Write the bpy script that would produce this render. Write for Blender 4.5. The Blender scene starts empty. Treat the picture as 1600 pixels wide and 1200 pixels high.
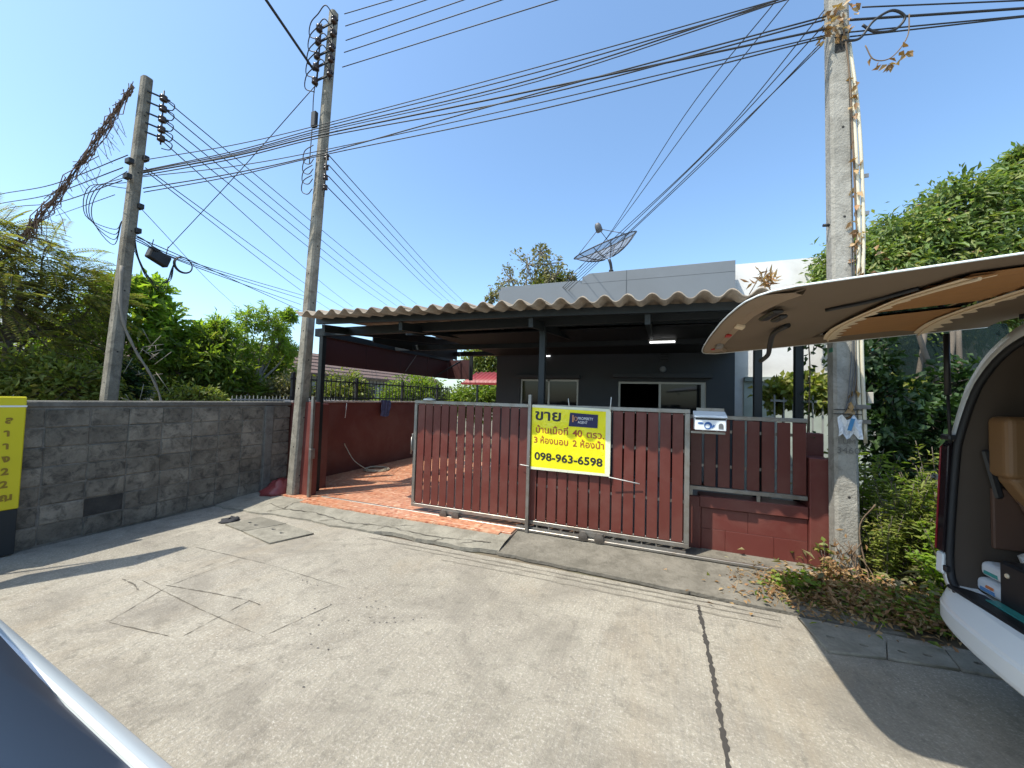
import bpy, bmesh, math, random
import numpy as np
from mathutils import Vector, Matrix, Euler
random.seed(7); RNG = np.random.default_rng(11)
S = bpy.context.scene
COL = S.collection
R = math.radians
# ------------------------------------------------------------------ camera
cam_data = bpy.data.cameras.new('camera'); cam = bpy.data.objects.new('camera', cam_data); COL.objects.link(cam)
cam_data.sensor_fit = 'HORIZONTAL'; cam_data.sensor_width = 36.0; cam_data.lens = 36.0 * 588.434 / 1600.0
cam_data.clip_start = 0.02; cam_data.clip_end = 3000
_r = Vector((0.93254, 0.35992, 0.02885)); _u = Vector((-0.01274, -0.04705, 0.99881)); _f = Vector((-0.36085, 0.93179, 0.0393))
cam.matrix_world = Matrix(((_r.x, _u.x, -_f.x, 0), (_r.y, _u.y, -_f.y, 0), (_r.z, _u.z, -_f.z, 1.55), (0, 0, 0, 1)))
S.camera = cam
# ------------------------------------------------------------------ sky, sun, exposure
SUN = Vector((0.38, 0.47, -1.0)).normalized()          # direction the light travels
elev = math.asin(-SUN.z)
w = bpy.data.worlds.new('World'); S.world = w; w.use_nodes = True
nt = w.node_tree; nt.nodes.clear()
wo = nt.nodes.new('ShaderNodeOutputWorld'); bg = nt.nodes.new('ShaderNodeBackground'); sky = nt.nodes.new('ShaderNodeTexSky')
sky.sky_type = 'NISHITA'; sky.sun_disc = False; sky.sun_elevation = elev
sky.sun_rotation = math.atan2(-SUN.x, -SUN.y)
sky.altitude = 0; sky.air_density = 1.0; sky.dust_density = 1.5; sky.ozone_density = 1.2
bg.inputs['Strength'].default_value = 0.15
tint = nt.nodes.new('ShaderNodeMix'); tint.data_type = 'RGBA'; tint.blend_type = 'MULTIPLY'; tint.inputs[0].default_value = 1.0; tint.inputs[7].default_value = (0.90, 1.05, 1.10, 1)
nt.links.new(sky.outputs['Color'], tint.inputs[6]); nt.links.new(tint.outputs[2], bg.inputs['Color']); nt.links.new(bg.outputs['Background'], wo.inputs['Surface'])
sd = bpy.data.lights.new('sun', 'SUN'); sd.energy = 3.5; sd.angle = R(0.5); sd.color = (1.0, 0.95, 0.84)
sun = bpy.data.objects.new('sun', sd); COL.objects.link(sun); sun.rotation_euler = SUN.to_track_quat('-Z', 'Y').to_euler(); sun.location = (-6, -7, 16)
S.view_settings.view_transform = 'Standard'; S.view_settings.look = 'None'; S.view_settings.gamma = 1; S.view_settings.use_curve_mapping = False
S.view_settings.exposure = 0.92

# ------------------------------------------------------------------ materials
def rgb(h):
    h = h.lstrip('#'); c = [int(h[i:i + 2], 16) / 255 for i in (0, 2, 4)]
    return tuple((x / 12.92 if x <= 0.04045 else ((x + 0.055) / 1.055) ** 2.4) for x in c)
class NT:
    def __init__(s, name):
        s.m = bpy.data.materials.new(name); s.m.use_nodes = True; s.t = s.m.node_tree
        s.b = s.t.nodes['Principled BSDF']; s.out = s.t.nodes['Material Output']
        s.pos = s.n('ShaderNodeNewGeometry').outputs['Position']
    def n(s, typ, **k):
        o = s.t.nodes.new(typ)
        for a, v in k.items(): setattr(o, a, v)
        return o
    def l(s, a, b): s.t.links.new(a, b)
    def noise(s, scale, detail=4, rough=.55, vec=None, dist=0.0):
        o = s.n('ShaderNodeTexNoise'); o.inputs['Scale'].default_value = scale; o.inputs['Detail'].default_value = detail
        o.inputs['Roughness'].default_value = rough; o.inputs['Distortion'].default_value = dist
        s.l(vec if vec is not None else s.pos, o.inputs['Vector']); return o.outputs['Fac']
    def map(s, scale=(1, 1, 1), rot=(0, 0, 0), loc=(0, 0, 0), vec=None):
        o = s.n('ShaderNodeMapping'); o.inputs['Scale'].default_value = scale; o.inputs['Rotation'].default_value = rot; o.inputs['Location'].default_value = loc
        s.l(vec if vec is not None else s.pos, o.inputs['Vector']); return o.outputs['Vector']
    def ramp(s, fac, stops):
        o = s.n('ShaderNodeValToRGB'); e = o.color_ramp.elements
        while len(e) < len(stops): e.new(0.5)
        for el, (p, c) in zip(e, stops):
            el.position = p; el.color = (*c, 1) if not isinstance(c, (int, float)) else (c, c, c, 1)
        s.l(fac, o.inputs['Fac']); return o.outputs['Color']
    def mix(s, fac, a, b, mode='MIX'):
        o = s.n('ShaderNodeMix'); o.data_type = 'RGBA'; o.blend_type = mode
        for v, i in ((fac, 0), (a, 6), (b, 7)):
            if isinstance(v, (int, float)): o.inputs[i].default_value = v if i == 0 else (v, v, v, 1)
            elif isinstance(v, tuple): o.inputs[i].default_value = (*v, 1)
            else: s.l(v, o.inputs[i])
        return o.outputs[2]
    def math(s, op, a, b=0.5, clamp=False):
        o = s.n('ShaderNodeMath'); o.operation = op; o.use_clamp = clamp
        for v, i in ((a, 0), (b, 1)):
            if isinstance(v, (int, float)): o.inputs[i].default_value = v
            else: s.l(v, o.inputs[i])
        return o.outputs[0]
    def base(s, c):
        if isinstance(c, tuple): s.b.inputs['Base Color'].default_value = (*c, 1)
        else: s.l(c, s.b.inputs['Base Color'])
    def bump(s, h, strength=.3, dist=.01):
        o = s.n('ShaderNodeBump'); o.inputs['Strength'].default_value = strength; o.inputs['Distance'].default_value = dist
        s.l(h, o.inputs['Height']); s.l(o.outputs['Normal'], s.b.inputs['Normal'])
    def set(s, rough=.6, metal=0., spec=None, **k):
        s.b.inputs['Roughness'].default_value = rough; s.b.inputs['Metallic'].default_value = metal
        if spec is not None: s.b.inputs['Specular IOR Level'].default_value = spec
        for a, v in k.items(): s.b.inputs[a.replace('_', ' ')].default_value = v
MATS = {}
def mat(name, col, rough=.6, metal=0., var=.25, scale=6., fine=60., bump=.15, bd=.004, spec=None, orand=0., dirt=None, dirt_amt=.0, dirt_scale=2.5):
    """painted / plain surface with broad and fine tonal variation, optional dirt blotches and per-object tone"""
    if name in MATS: return MATS[name]
    t = NT(name); lo = tuple(c * (1 - var) for c in col); hi = tuple(min(1, c * (1 + var * .8)) for c in col)
    a = t.noise(scale, 5, .6); f = t.noise(fine, 3, .6)
    c = t.mix(a, lo, hi); c = t.mix(t.math('MULTIPLY', f, .35), c, lo)
    if dirt is not None:
        d = t.ramp(t.noise(dirt_scale, 6, .65, dist=.4), [(.42, 0.), (.68, 1.)])
        c = t.mix(t.math('MULTIPLY', d, dirt_amt), c, dirt)
    if orand:
        oi = t.n('ShaderNodeObjectInfo').outputs['Random']
        c = t.mix(1.0, c, t.ramp(oi, [(0, 1 - orand), (1, 1.)]), 'MULTIPLY')
    t.base(c); t.set(rough, metal, spec)
    if bump: t.bump(f, bump, bd)
    MATS[name] = t.m; return t.m
def leafmat(name, cols, trans=.55, rough=.5, spec=.35):
    if name in MATS: return MATS[name]
    t = NT(name); g = t.n('ShaderNodeNewGeometry').outputs['Random Per Island']
    n = len(cols); c = t.ramp(g, [(i / max(1, n - 1), k) for i, k in enumerate(cols)])
    b = t.noise(1.3, 2); c = t.mix(1.0, c, t.ramp(b, [(.3, .72), (.7, 1.1)]), 'MULTIPLY')
    t.base(c); t.set(rough, 0, spec)
    tr = t.n('ShaderNodeBsdfTranslucent'); t.l(t.mix(1.0, c, (1.5, 1.6, .6), 'MULTIPLY'), tr.inputs['Color'])
    mx = t.n('ShaderNodeMixShader'); mx.inputs[0].default_value = trans
    t.l(t.b.outputs[0], mx.inputs[1]); t.l(tr.outputs[0], mx.inputs[2]); t.l(mx.outputs[0], t.out.inputs['Surface'])
    MATS[name] = t.m; return t.m

# ------------------------------------------------------------------ mesh helpers
def wloc(o):
    v = Vector((0, 0, 0))
    while o is not None: v += o.location; o = o.parent
    return v
def tag(o, label=None, cat=None, group=None, kind=None):
    if label: o['label'] = label
    if cat: o['category'] = cat
    if group: o['group'] = group
    if kind: o['kind'] = kind
    return o
def thing(name, loc, label, cat, group=None):
    o = bpy.data.objects.new(name, None); COL.objects.link(o); o.location = loc; o.empty_display_size = .2
    return tag(o, label, cat, group)
class MB:
    def __init__(s): s.v = []; s.f = []; s.sm = []
    def add(s, vs, fs, smooth=False):
        o = len(s.v); s.v.extend([tuple(v) for v in vs]); s.f.extend([tuple(i + o for i in f) for f in fs]); s.sm.extend([smooth] * len(fs)); return s
    def box(s, x0, x1, y0, y1, z0, z1):
        return s.add([(x0, y0, z0), (x1, y0, z0), (x1, y1, z0), (x0, y1, z0), (x0, y0, z1), (x1, y0, z1), (x1, y1, z1), (x0, y1, z1)],
                     [(0, 3, 2, 1), (4, 5, 6, 7), (0, 1, 5, 4), (1, 2, 6, 5), (2, 3, 7, 6), (3, 0, 4, 7)])
    def obox(s, c, h, rot=(0, 0, 0)):
        M = Euler(rot).to_matrix(); c = Vector(c)
        vs = [c + M @ Vector((sx * h[0], sy * h[1], sz * h[2])) for sz in (-1, 1) for sx, sy in ((-1, -1), (1, -1), (1, 1), (-1, 1))]
        return s.add(vs, [(0, 3, 2, 1), (4, 5, 6, 7), (0, 1, 5, 4), (1, 2, 6, 5), (2, 3, 7, 6), (3, 0, 4, 7)])
    def bar(s, a, b, wx, wz, up=(0, 0, 1)):
        """rectangular bar from a to b, wx wide sideways and wz along up"""
        a, b = Vector(a), Vector(b); d = (b - a).normalized(); up = Vector(up)
        sd_ = d.cross(up)
        if sd_.length < 1e-4: sd_ = d.cross(Vector((1, 0, 0)))
        sd_.normalize(); u2 = sd_.cross(d).normalized()
        vs = [p + sd_ * (i * wx / 2) + u2 * (j * wz / 2) for p in (a, b) for i, j in ((-1, -1), (1, -1), (1, 1), (-1, 1))]
        return s.add(vs, [(0, 1, 2, 3), (7, 6, 5, 4), (0, 4, 5, 1), (1, 5, 6, 2), (2, 6, 7, 3), (3, 7, 4, 0)])
    def tube(s, pts, r, n=8, cap=True, smooth=True):
        P = [Vector(p) for p in pts]; k = len(P); rs = r if isinstance(r, (list, tuple)) else [r] * k
        vs = []; nrm = None
        for i, p in enumerate(P):
            d = (P[min(i + 1, k - 1)] - P[max(i - 1, 0)]).normalized()
            if nrm is None:
                nrm = d.cross(Vector((0, 0, 1)))
                if nrm.length < 1e-3: nrm = d.cross(Vector((1, 0, 0)))
            else: nrm = nrm - d * nrm.dot(d)
            if nrm.length < 1e-6: nrm = d.orthogonal()
            nrm.normalize(); bn = d.cross(nrm)
            for j in range(n):
                a = 2 * math.pi * j / n; vs.append(p + (nrm * math.cos(a) + bn * math.sin(a)) * rs[i])
        fs = [(i * n + j, i * n + (j + 1) % n, (i + 1) * n + (j + 1) % n, (i + 1) * n + j) for i in range(k - 1) for j in range(n)]
        s.add(vs, fs, smooth)
        if cap: s.f.append(tuple(len(s.v) - k * n + j for j in reversed(range(n)))); s.f.append(tuple(len(s.v) - n + j for j in range(n))); s.sm += [False, False]
        return s
    def lathe(s, c, axis, prof, n=16, smooth=True):
        """prof = [(radius, distance along axis)]"""
        c = Vector(c); ax = Vector(axis).normalized(); a = ax.orthogonal().normalized(); b = ax.cross(a); vs = []
        for r, h in prof:
            for j in range(n):
                t = 2 * math.pi * j / n; vs.append(c + ax * h + (a * math.cos(t) + b * math.sin(t)) * r)
        k = len(prof); fs = [(i * n + j, i * n + (j + 1) % n, (i + 1) * n + (j + 1) % n, (i + 1) * n + j) for i in range(k - 1) for j in range(n)]
        s.add(vs, fs, smooth)
        if prof[0][0] > 1e-4: s.f.append(tuple(len(s.v) - k * n + j for j in reversed(range(n)))); s.sm.append(False)
        if prof[-1][0] > 1e-4: s.f.append(tuple(len(s.v) - n + j for j in range(n))); s.sm.append(False)
        return s
    def prism(s, poly, vec):
        """planar polygon extruded by vec"""
        n = len(poly); P = [Vector(p) for p in poly]; v = Vector(vec)
        return s.add(P + [p + v for p in P], [tuple(range(n)), tuple(range(2 * n - 1, n - 1, -1))] + [(j, j + n, (j + 1) % n + n, (j + 1) % n) for j in range(n)])
    def grid(s, rows, smooth=True, close=False):
        """rows of equal length -> sheet"""
        m = len(rows[0]); vs = [p for r_ in rows for p in r_]
        fs = [(i * m + j, i * m + (j + 1) % m, (i + 1) * m + (j + 1) % m, (i + 1) * m + j) for i in range(len(rows) - 1) for j in range(m if close else m - 1)]
        return s.add(vs, fs, smooth)
    def mesh(s, name, off=(0, 0, 0), bevel=0., solid=0., fixn=True):
        me = bpy.data.meshes.new(name); o = Vector(off)
        me.from_pydata([tuple(Vector(v) - o) for v in s.v], [], s.f)
        for p, k in zip(me.polygons, s.sm): p.use_smooth = k
        if bevel or fixn or solid:
            bm = bmesh.new(); bm.from_mesh(me)
            if solid:
                bmesh.ops.solidify(bm, geom=bm.faces[:], thickness=solid)
            if fixn: bmesh.ops.recalc_face_normals(bm, faces=bm.faces)
            if bevel:
                es = [e for e in bm.edges if len(e.link_faces) == 2 and e.calc_face_angle(0) > R(28)]
                bmesh.ops.bevel(bm, geom=es, offset=bevel, segments=4 if bevel > .025 else 1, affect='EDGES', profile=.5, clamp_overlap=True)
            bm.to_mesh(me); bm.free()
        return me
    def build(s, name, m, parent=None, bevel=0., solid=0., fixn=True):
        if parent is None:
            a = np.array(s.v); lo, hi = a.min(0), a.max(0); off = Vector(((lo[0] + hi[0]) / 2, (lo[1] + hi[1]) / 2, lo[2]))
        else: off = wloc(parent)
        me = s.mesh(name, off, bevel, solid, fixn)
        me.materials.append(m); o = bpy.data.objects.new(name, me); COL.objects.link(o)
        if parent is None: o.location = off
        else: o.parent = parent
        return o
def inst(name, me, parent, loc, rot=None, scale=None):
    o = bpy.data.objects.new(name, me); COL.objects.link(o); o.parent = parent
    o.location = Vector(loc) - (wloc(parent) if parent else Vector((0, 0, 0)))
    if rot: o.rotation_euler = rot
    if scale: o.scale = scale
    return o
def bx(name, m, parent, x0, x1, y0, y1, z0, z1, bevel=0.):
    return MB().box(x0, x1, y0, y1, z0, z1).build(name, m, parent, bevel)
def smoothpts(pts, n=8):
    """Catmull-Rom through pts"""
    P = [Vector(p) for p in pts]; P = [P[0] * 2 - P[1]] + P + [P[-1] * 2 - P[-2]]; out = []
    for i in range(1, len(P) - 2):
        for k in range(n):
            t = k / n; a, b, c, d = P[i - 1:i + 3]
            out.append(.5 * ((2 * b) + (c - a) * t + (2 * a - 5 * b + 4 * c - d) * t * t + (3 * b - a - 3 * c + d) * t ** 3))
    out.append(P[-2]); return out
def leafmesh(name, pos, dirs, nrm, L, W, m, parent=None, fold=.25, label=None):
    """many folded rhombic leaves: base pos, growing along dirs, facing nrm"""
    n = len(pos); pos = np.asarray(pos, float); d = np.asarray(dirs, float); d /= np.linalg.norm(d, axis=1)[:, None] + 1e-9
    nn = np.asarray(nrm, float); nn = nn - d * (nn * d).sum(1)[:, None]; nn /= np.linalg.norm(nn, axis=1)[:, None] + 1e-9
    s = np.cross(d, nn); L = np.broadcast_to(np.asarray(L, float), (n,))[:, None]; W = np.broadcast_to(np.asarray(W, float), (n,))[:, None]
    mid = pos + d * L * .45
    v = np.stack([pos, mid + s * W / 2 + nn * W * fold, pos + d * L - nn * L * .12, mid - s * W / 2 + nn * W * fold], 1).reshape(-1, 3)
    off = np.array(wloc(parent)) if parent else np.array([v[:, 0].mean(), v[:, 1].mean(), v[:, 2].min()])
    me = bpy.data.meshes.new(name); me.vertices.add(4 * n); me.vertices.foreach_set('co', (v - off).astype(np.float32).ravel())
    i = np.arange(n)[:, None] * 4; tri = np.concatenate([i + np.array([[0, 1, 2]]), i + np.array([[0, 2, 3]])], 1).reshape(-1)
    me.loops.add(6 * n); me.loops.foreach_set('vertex_index', tri.astype(np.int32)); me.polygons.add(2 * n)
    me.polygons.foreach_set('loop_start', np.arange(0, 6 * n, 3, dtype=np.int32)); me.update(calc_edges=True); me.validate()
    me.materials.append(m); o = bpy.data.objects.new(name, me); COL.objects.link(o)
    if parent: o.parent = parent
    else: o.location = off
    return o
def text_mesh(name, body, size, m, parent, origin, xdir, ydir, width=None, bold=0., align='LEFT', lift=0.003):
    """flat printed lettering: evaluated text laid on the plane (origin, xdir, ydir)"""
    cu = bpy.data.curves.new(name, 'FONT'); cu.body = body; cu.size = size; cu.offset = bold; cu.align_x = align; cu.resolution_u = 3
    ob = bpy.data.objects.new(name, cu); COL.objects.link(ob); dg = bpy.context.evaluated_depsgraph_get()
    me = bpy.data.meshes.new_from_object(ob.evaluated_get(dg)); bpy.data.objects.remove(ob); bpy.data.curves.remove(cu)
    n = len(me.vertices); co = np.zeros(n * 3, np.float32); me.vertices.foreach_get('co', co); co = co.reshape(-1, 3)
    if width and n:
        k = width / max(1e-6, co[:, 0].max() - co[:, 0].min()); co[:, 0] = (co[:, 0] - (co[:, 0].min() if align == 'LEFT' else 0)) * k
    X, Y = Vector(xdir).normalized(), Vector(ydir).normalized(); Z = X.cross(Y)
    p = np.array(origin)[None] + co[:, :1] * np.array(X) + co[:, 1:2] * np.array(Y) + lift * np.array(Z)
    me.vertices.foreach_set('co', (p - np.array(wloc(parent))).astype(np.float32).ravel()); me.update()
    me.materials.clear(); me.materials.append(m); o = bpy.data.objects.new(name, me); COL.objects.link(o); o.parent = parent
    return o
def ribbon(pts, w0, jit=.25, lift=0.0):
    """irregular narrow strip along pts, as a sheet"""
    P = [Vector(p) for p in pts]; rows = []
    for i, p in enumerate(P):
        d = (P[min(i + 1, len(P) - 1)] - P[max(i - 1, 0)]); d.z = 0; d.normalize(); n = Vector((-d.y, d.x, 0))
        ww = w0 * (1 + jit * random.uniform(-1, 1)) / 2 * (1 if 0 < i < len(P) - 1 else .35)
        rows.append([p - n * ww + Vector((0, 0, lift)), p + n * ww + Vector((0, 0, lift))])
    return MB().grid(rows, False)
def jitter(pts, n, amp):
    """subdivide a polyline into n points per segment with sideways jitter (cracks)"""
    out = []
    for a, b in zip(pts[:-1], pts[1:]):
        a, b = Vector(a), Vector(b); d = (b - a).normalized(); s_ = Vector((-d.y, d.x, 0))
        for k in range(n): out.append(a.lerp(b, k / n) + s_ * random.uniform(-amp, amp))
    out.append(Vector(pts[-1])); return out
# ------------------------------------------------------------------ shared materials
STEEL = mat('galvanised_steel', (.30, .285, .26), .42, .75, .25, 5, 90, .1, .002, dirt=(.16, .11, .07), dirt_amt=.5, dirt_scale=9)
MAROON = mat('maroon_paint', (.120, .028, .020), .42, 0, .14, 3, 120, .06, .002, .4, orand=.16, dirt=(.20, .10, .08), dirt_amt=.25, dirt_scale=4)
MAROON_WALL = mat('maroon_wall_paint', (.125, .026, .019), .55, 0, .16, 2, 40, .15, .004, dirt=(.25, .14, .11), dirt_amt=.25, dirt_scale=1.7)
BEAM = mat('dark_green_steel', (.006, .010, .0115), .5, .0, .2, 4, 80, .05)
BLACK = mat('black_rubber', (.012, .012, .013), .6, 0, .2, 8, 60, .1)
CABLE = mat('cable_sheath', (.014, .014, .015), .55, 0, .2, 4, 40, 0)
GREYWALL_LIT = mat('grey_render_lit', (.15, .17, .19), .8, 0, .10, 1.2, 120, .1, .002, dirt=(.11, .12, .13), dirt_amt=.3, dirt_scale=.8)  # lit copy of the house grey, for the walls above the canopy
GREYWALL_SHADED = mat('grey_render_shaded', (.060, .066, .073), .8, 0, .10, 1.2, 120, .1, .002, dirt=(.045, .05, .055), dirt_amt=.3, dirt_scale=.8)  # same house grey, darkened to paint in the shade under the canopy
WHITEWALL = mat('white_render', (.70, .69, .67), .85, 0, .08, 1.4, 90, .1, .003, dirt=(.36, .34, .31), dirt_amt=.45, dirt_scale=1.1)
ALU = mat('window_aluminium', (.33, .32, .30), .4, .6, .1, 5, 90, 0)
WHITE_PAINT = mat('white_gloss_paint', (.72, .73, .72), .35, 0, .05, 3, 60, 0)
def glass(name, col, rough=.05, metal=0.):
    t = NT(name); t.base(col); t.set(rough, metal, .6); MATS[name] = t.m; return t.m
DARKGLASS = glass('dark_glass', (.008, .010, .012), .04); DARKGLASS.node_tree.nodes['Principled BSDF'].inputs['Specular IOR Level'].default_value = .28

def concrete_road():
    t = NT('road_concrete')
    big = t.noise(.55, 5, .6, dist=.5); midn = t.noise(2.6, 6, .68); fine = t.noise(150, 2, .6); gr = t.noise(46, 5, .75)
    st = t.noise(1., 3, .6, vec=t.map((48, 2.2, 1), (0, 0, R(8))))
    c = t.mix(t.ramp(big, [(.3, 0.), (.7, 1.)]), (.245, .220, .174), (.375, .340, .276))
    c = t.mix(t.math('MULTIPLY', t.ramp(midn, [(.46, 0.), (.70, 1.)]), .75), c, (.225, .196, .158))
    c = t.mix(t.math('MULTIPLY', t.ramp(gr, [(.48, 0.), (.70, 1.)]), .60), c, (.17, .155, .132))
    c = t.mix(t.math('MULTIPLY', t.ramp(t.noise(70, 3, .7), [(.52, 0.), (.68, 1.)]), .5), c, (.60, .57, .51))
    c = t.mix(t.math('MULTIPLY', t.ramp(st, [(.5, 0.), (.7, 1.)]), .42), c, (.22, .205, .175))
    c = t.mix(t.math('MULTIPLY', t.ramp(t.noise(1.25, 7, .72, dist=.8), [(.47, 0.), (.62, 1.)]), .62), c, (.19, .170, .140))
    c = t.mix(t.math('MULTIPLY', t.ramp(t.noise(.8, 6, .7, vec=t.map((1, .35, 1), (0, 0, R(-24)), (3, 7, 0)), dist=.5), [(.54, 0.), (.64, 1.)]), .4), c, (.29, .235, .165))
    c = t.mix(t.math('MULTIPLY', t.ramp(t.noise(9, 6, .75, dist=.4), [(.53, 0.), (.64, 1.)]), .5), c, (.15, .135, .11))
    # pits and dark specks
    v = t.n('ShaderNodeTexVoronoi'); v.inputs['Scale'].default_value = 26; t.l(t.pos, v.inputs['Vector'])
    sp = t.math('MULTIPLY', t.ramp(v.outputs['Distance'], [(.05, 1.), (.13, 0.)]), t.ramp(t.noise(1.1, 3), [(.52, 0.), (.62, 1.)]))
    c = t.mix(t.math('MULTIPLY', sp, .75), c, (.07, .06, .055))
    t.base(c); t.set(.88, 0, .3)
    h = t.math('ADD', t.math('MULTIPLY', fine, .5), t.math('ADD', t.math('MULTIPLY', gr, .8), t.math('MULTIPLY', st, .7)))
    t.bump(h, .8, .008); return t.m
ROADM = concrete_road()
def old_concrete(name, a, b, stain, amt=.6, sc=3.0):
    t = NT(name); n1 = t.noise(sc, 6, .65, dist=.3); n2 = t.noise(45, 4, .7)
    c = t.mix(t.ramp(n1, [(.32, 0.), (.68, 1.)]), a, b)
    c = t.mix(t.math('MULTIPLY', t.ramp(t.noise(sc * 2.3, 6, .7, dist=.6), [(.48, 0.), (.66, 1.)]), amt), c, stain)
    c = t.mix(t.math('MULTIPLY', t.ramp(n2, [(.5, 0.), (.72, 1.)]), .35), c, tuple(x * .6 for x in a))
    oi = t.n('ShaderNodeObjectInfo').outputs['Random']; c = t.mix(1.0, c, t.ramp(oi, [(0, .74), (1, 1.10)]), 'MULTIPLY')
    t.base(c); t.set(.9, 0, .25); t.bump(t.math('ADD', n2, t.math('MULTIPLY', n1, .6)), .8, .012); MATS[name] = t.m; return t.m
APRON_L = old_concrete('apron_concrete', (.20, .185, .15), (.31, .288, .235), (.14, .128, .10), .55, 3.0)
APRON_D = old_concrete('apron_concrete_mossy', (.13, .118, .096), (.215, .196, .162), (.09, .081, .065), .6, 4.0)
POLE_C = old_concrete('pole_concrete', (.17, .152, .120), (.285, .26, .21), (.075, .066, .052), .65, 3.4)
POLE_P = old_concrete('pole_concrete_pale', (.26, .245, .21), (.38, .36, .315), (.14, .13, .11), .6, 3.4)
CRACK = mat('crack_dirt', (.12, .105, .082), .95, 0, .3, 20, 90, .2)

# ------------------------------------------------------------------ ground
g = MB().add([(-400, -400, -.03), (400, -400, -.03), (400, 900, -.03), (-400, 900, -.03)], [(0, 1, 2, 3)])
soil = mat('dry_soil', (.17, .135, .095), .95, 0, .35, 1.5, 25, .5, .02, dirt=(.07, .085, .03), dirt_amt=.6, dirt_scale=.5)
tag(g.build('ground', soil), kind='structure')
rd = MB().add([(-5.52, -40, 0), (60, -40, 0), (60, 3.2, 0), (1.9, 3.44, 0), (-5.52, 3.44, 0)], [(0, 1, 2, 3, 4)])
road = tag(rd.build('road', ROADM), kind='structure')
def on_road(name, pts, w_, m=CRACK, lift=.003, jit=.35, parent=road): return ribbon(pts, w_, jit, lift).build(name, m, parent, fixn=False)
on_road('expansion_joint', jitter([(.315, 3.30, 0), (.318, 2.6, 0), (.304, 1.9, 0), (.29, .6, 0), (.28, -2, 0)], 40, .0035), .022, m=mat('tar_joint', (.05, .044, .038), .95, 0, .3, 20, 90, .2), jit=.55)
for pts, w_ in ([[(-4.23, 2.41, 0), (-3.3, 2.44, 0), (-2.27, 2.40, 0)], .009], [[(-3.855, 1.83, 0), (-3.0, 1.76, 0), (-2.31, 1.73, 0)], .011], [[(-3.60, 1.86, 0), (-3.2, 1.925, 0), (-2.80, 1.975, 0), (-2.66, 1.965, 0)], .014],
               [[(-2.80, 1.98, 0), (-2.76, 1.53, 0)], .010], [[(-2.31, 1.73, 0), (-2.21, 2.18, 0)], .008], [[(-3.57, 1.87, 0), (-3.57, 2.47, 0)], .007], [[(-3.66, 1.88, 0), (-3.70, 2.42, 0)], .006],
               [[(-3.35, 1.43, 0), (-2.83, 1.50, 0)], .011], [[(-3.57, 1.87, 0), (-3.36, 1.43, 0)], .007], [[(-4.03, 1.78, 0), (-3.83, 1.77, 0), (-3.70, 1.735, 0)], .016]):
    on_road('scored_line', jitter(pts, 14, .002), w_ * .5, jit=.9)
GROOVE = old_concrete('groove_concrete', (.18, .16, .13), (.26, .235, .19), (.12, .105, .085), .5, 6)
for k in range(3):   # long shallow grooves in front of the apron
    y = 3.36 - .055 * k - .012 * k * k
    on_road('groove', jitter([(-2.9 + .5 * k, y - .03, 0), (-1.2, y + .0, 0), (.85, y + .02, 0)], 22, .006), .016, m=GROOVE, jit=.9)
stain = mat('dark_road_stain', (.10, .09, .085), .9, 0, .3, 20, 90, .1)
sp = MB()
for cx_, cy_, n_ in ((-1.95, 2.30, 9), (-2.2, 2.05, 7), (-1.72, 2.13, 8), (-1.9, 1.85, 9), (-2.55, 2.32, 8), (-1.55, 2.27, 6), (-1.25, 2.12, 3), (-.9, 1.3, 3), (-1.72, 1.55, 2)):
    for k in range(n_):
        x, y, r_ = random.gauss(cx_, .13), random.gauss(cy_, .06), random.uniform(.002, .008)
        sp.add([(x + r_ * random.uniform(.6, 1.3) * math.cos(t_), y + r_ * random.uniform(.6, 1.2) * math.sin(t_), .0035) for t_ in [j * math.pi / 3.5 for j in range(7)]], [tuple(range(7))])
tag(sp.build('road_specks', stain, road, fixn=False), kind='stuff')

# apron : left pale broken slabs and right mossy slab, rising to the gate sill
def edge_line(x0, x1, y0, n, amp): return [(x0 + (x1 - x0) * i / n, y0(x0 + (x1 - x0) * i / n) + random.uniform(-amp, amp)) for i in range(n + 1)]
def slab_strip(front, yb, zf, zb, bottom=-.02):
    rows = [[(x, y, bottom) for x, y in front], [(x, y, zf) for x, y in front]]
    for k in (.35, .7, 1.0): rows.append([(x, y + (yb(x) - y) * k, zf + (zb - zf) * math.sin(k * math.pi / 2) + random.uniform(-.003, .003) * (k < 1)) for x, y in front])
    return MB().grid(rows, False)
ap = thing('apron', (-1.5, 3.7, 0), None, None); tag(ap, kind='structure')
fr = [(x, y) for x, y in edge_line(-5.5, -1.47, lambda x: 3.33 + .055 * (x + 5.5) + .022 * math.sin(x * 4.1) + .015 * math.sin(x * 11), 60, .013)]
rows = [[(x, y, -.02) for x, y in fr], [(x, y, .020) for x, y in fr]]
for k_ in (.2, .45, .7, 1.0): rows.append([(x, y + (3.90 - .0 * x - y) * k_, .020 + .048 * math.sin(k_ * math.pi / 2) + random.uniform(-.004, .004) * (k_ < 1)) for x, y in fr])
MB().grid(rows, False).build('pale_slab', APRON_L, ap)
def az(x, y): 
    y0 = 3.33 + .055 * (x + 5.5); q = min(1, max(0, (y - y0) / (3.9 - y0))); return .020 + .048 * math.sin(q * math.pi / 2) + .006
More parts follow.
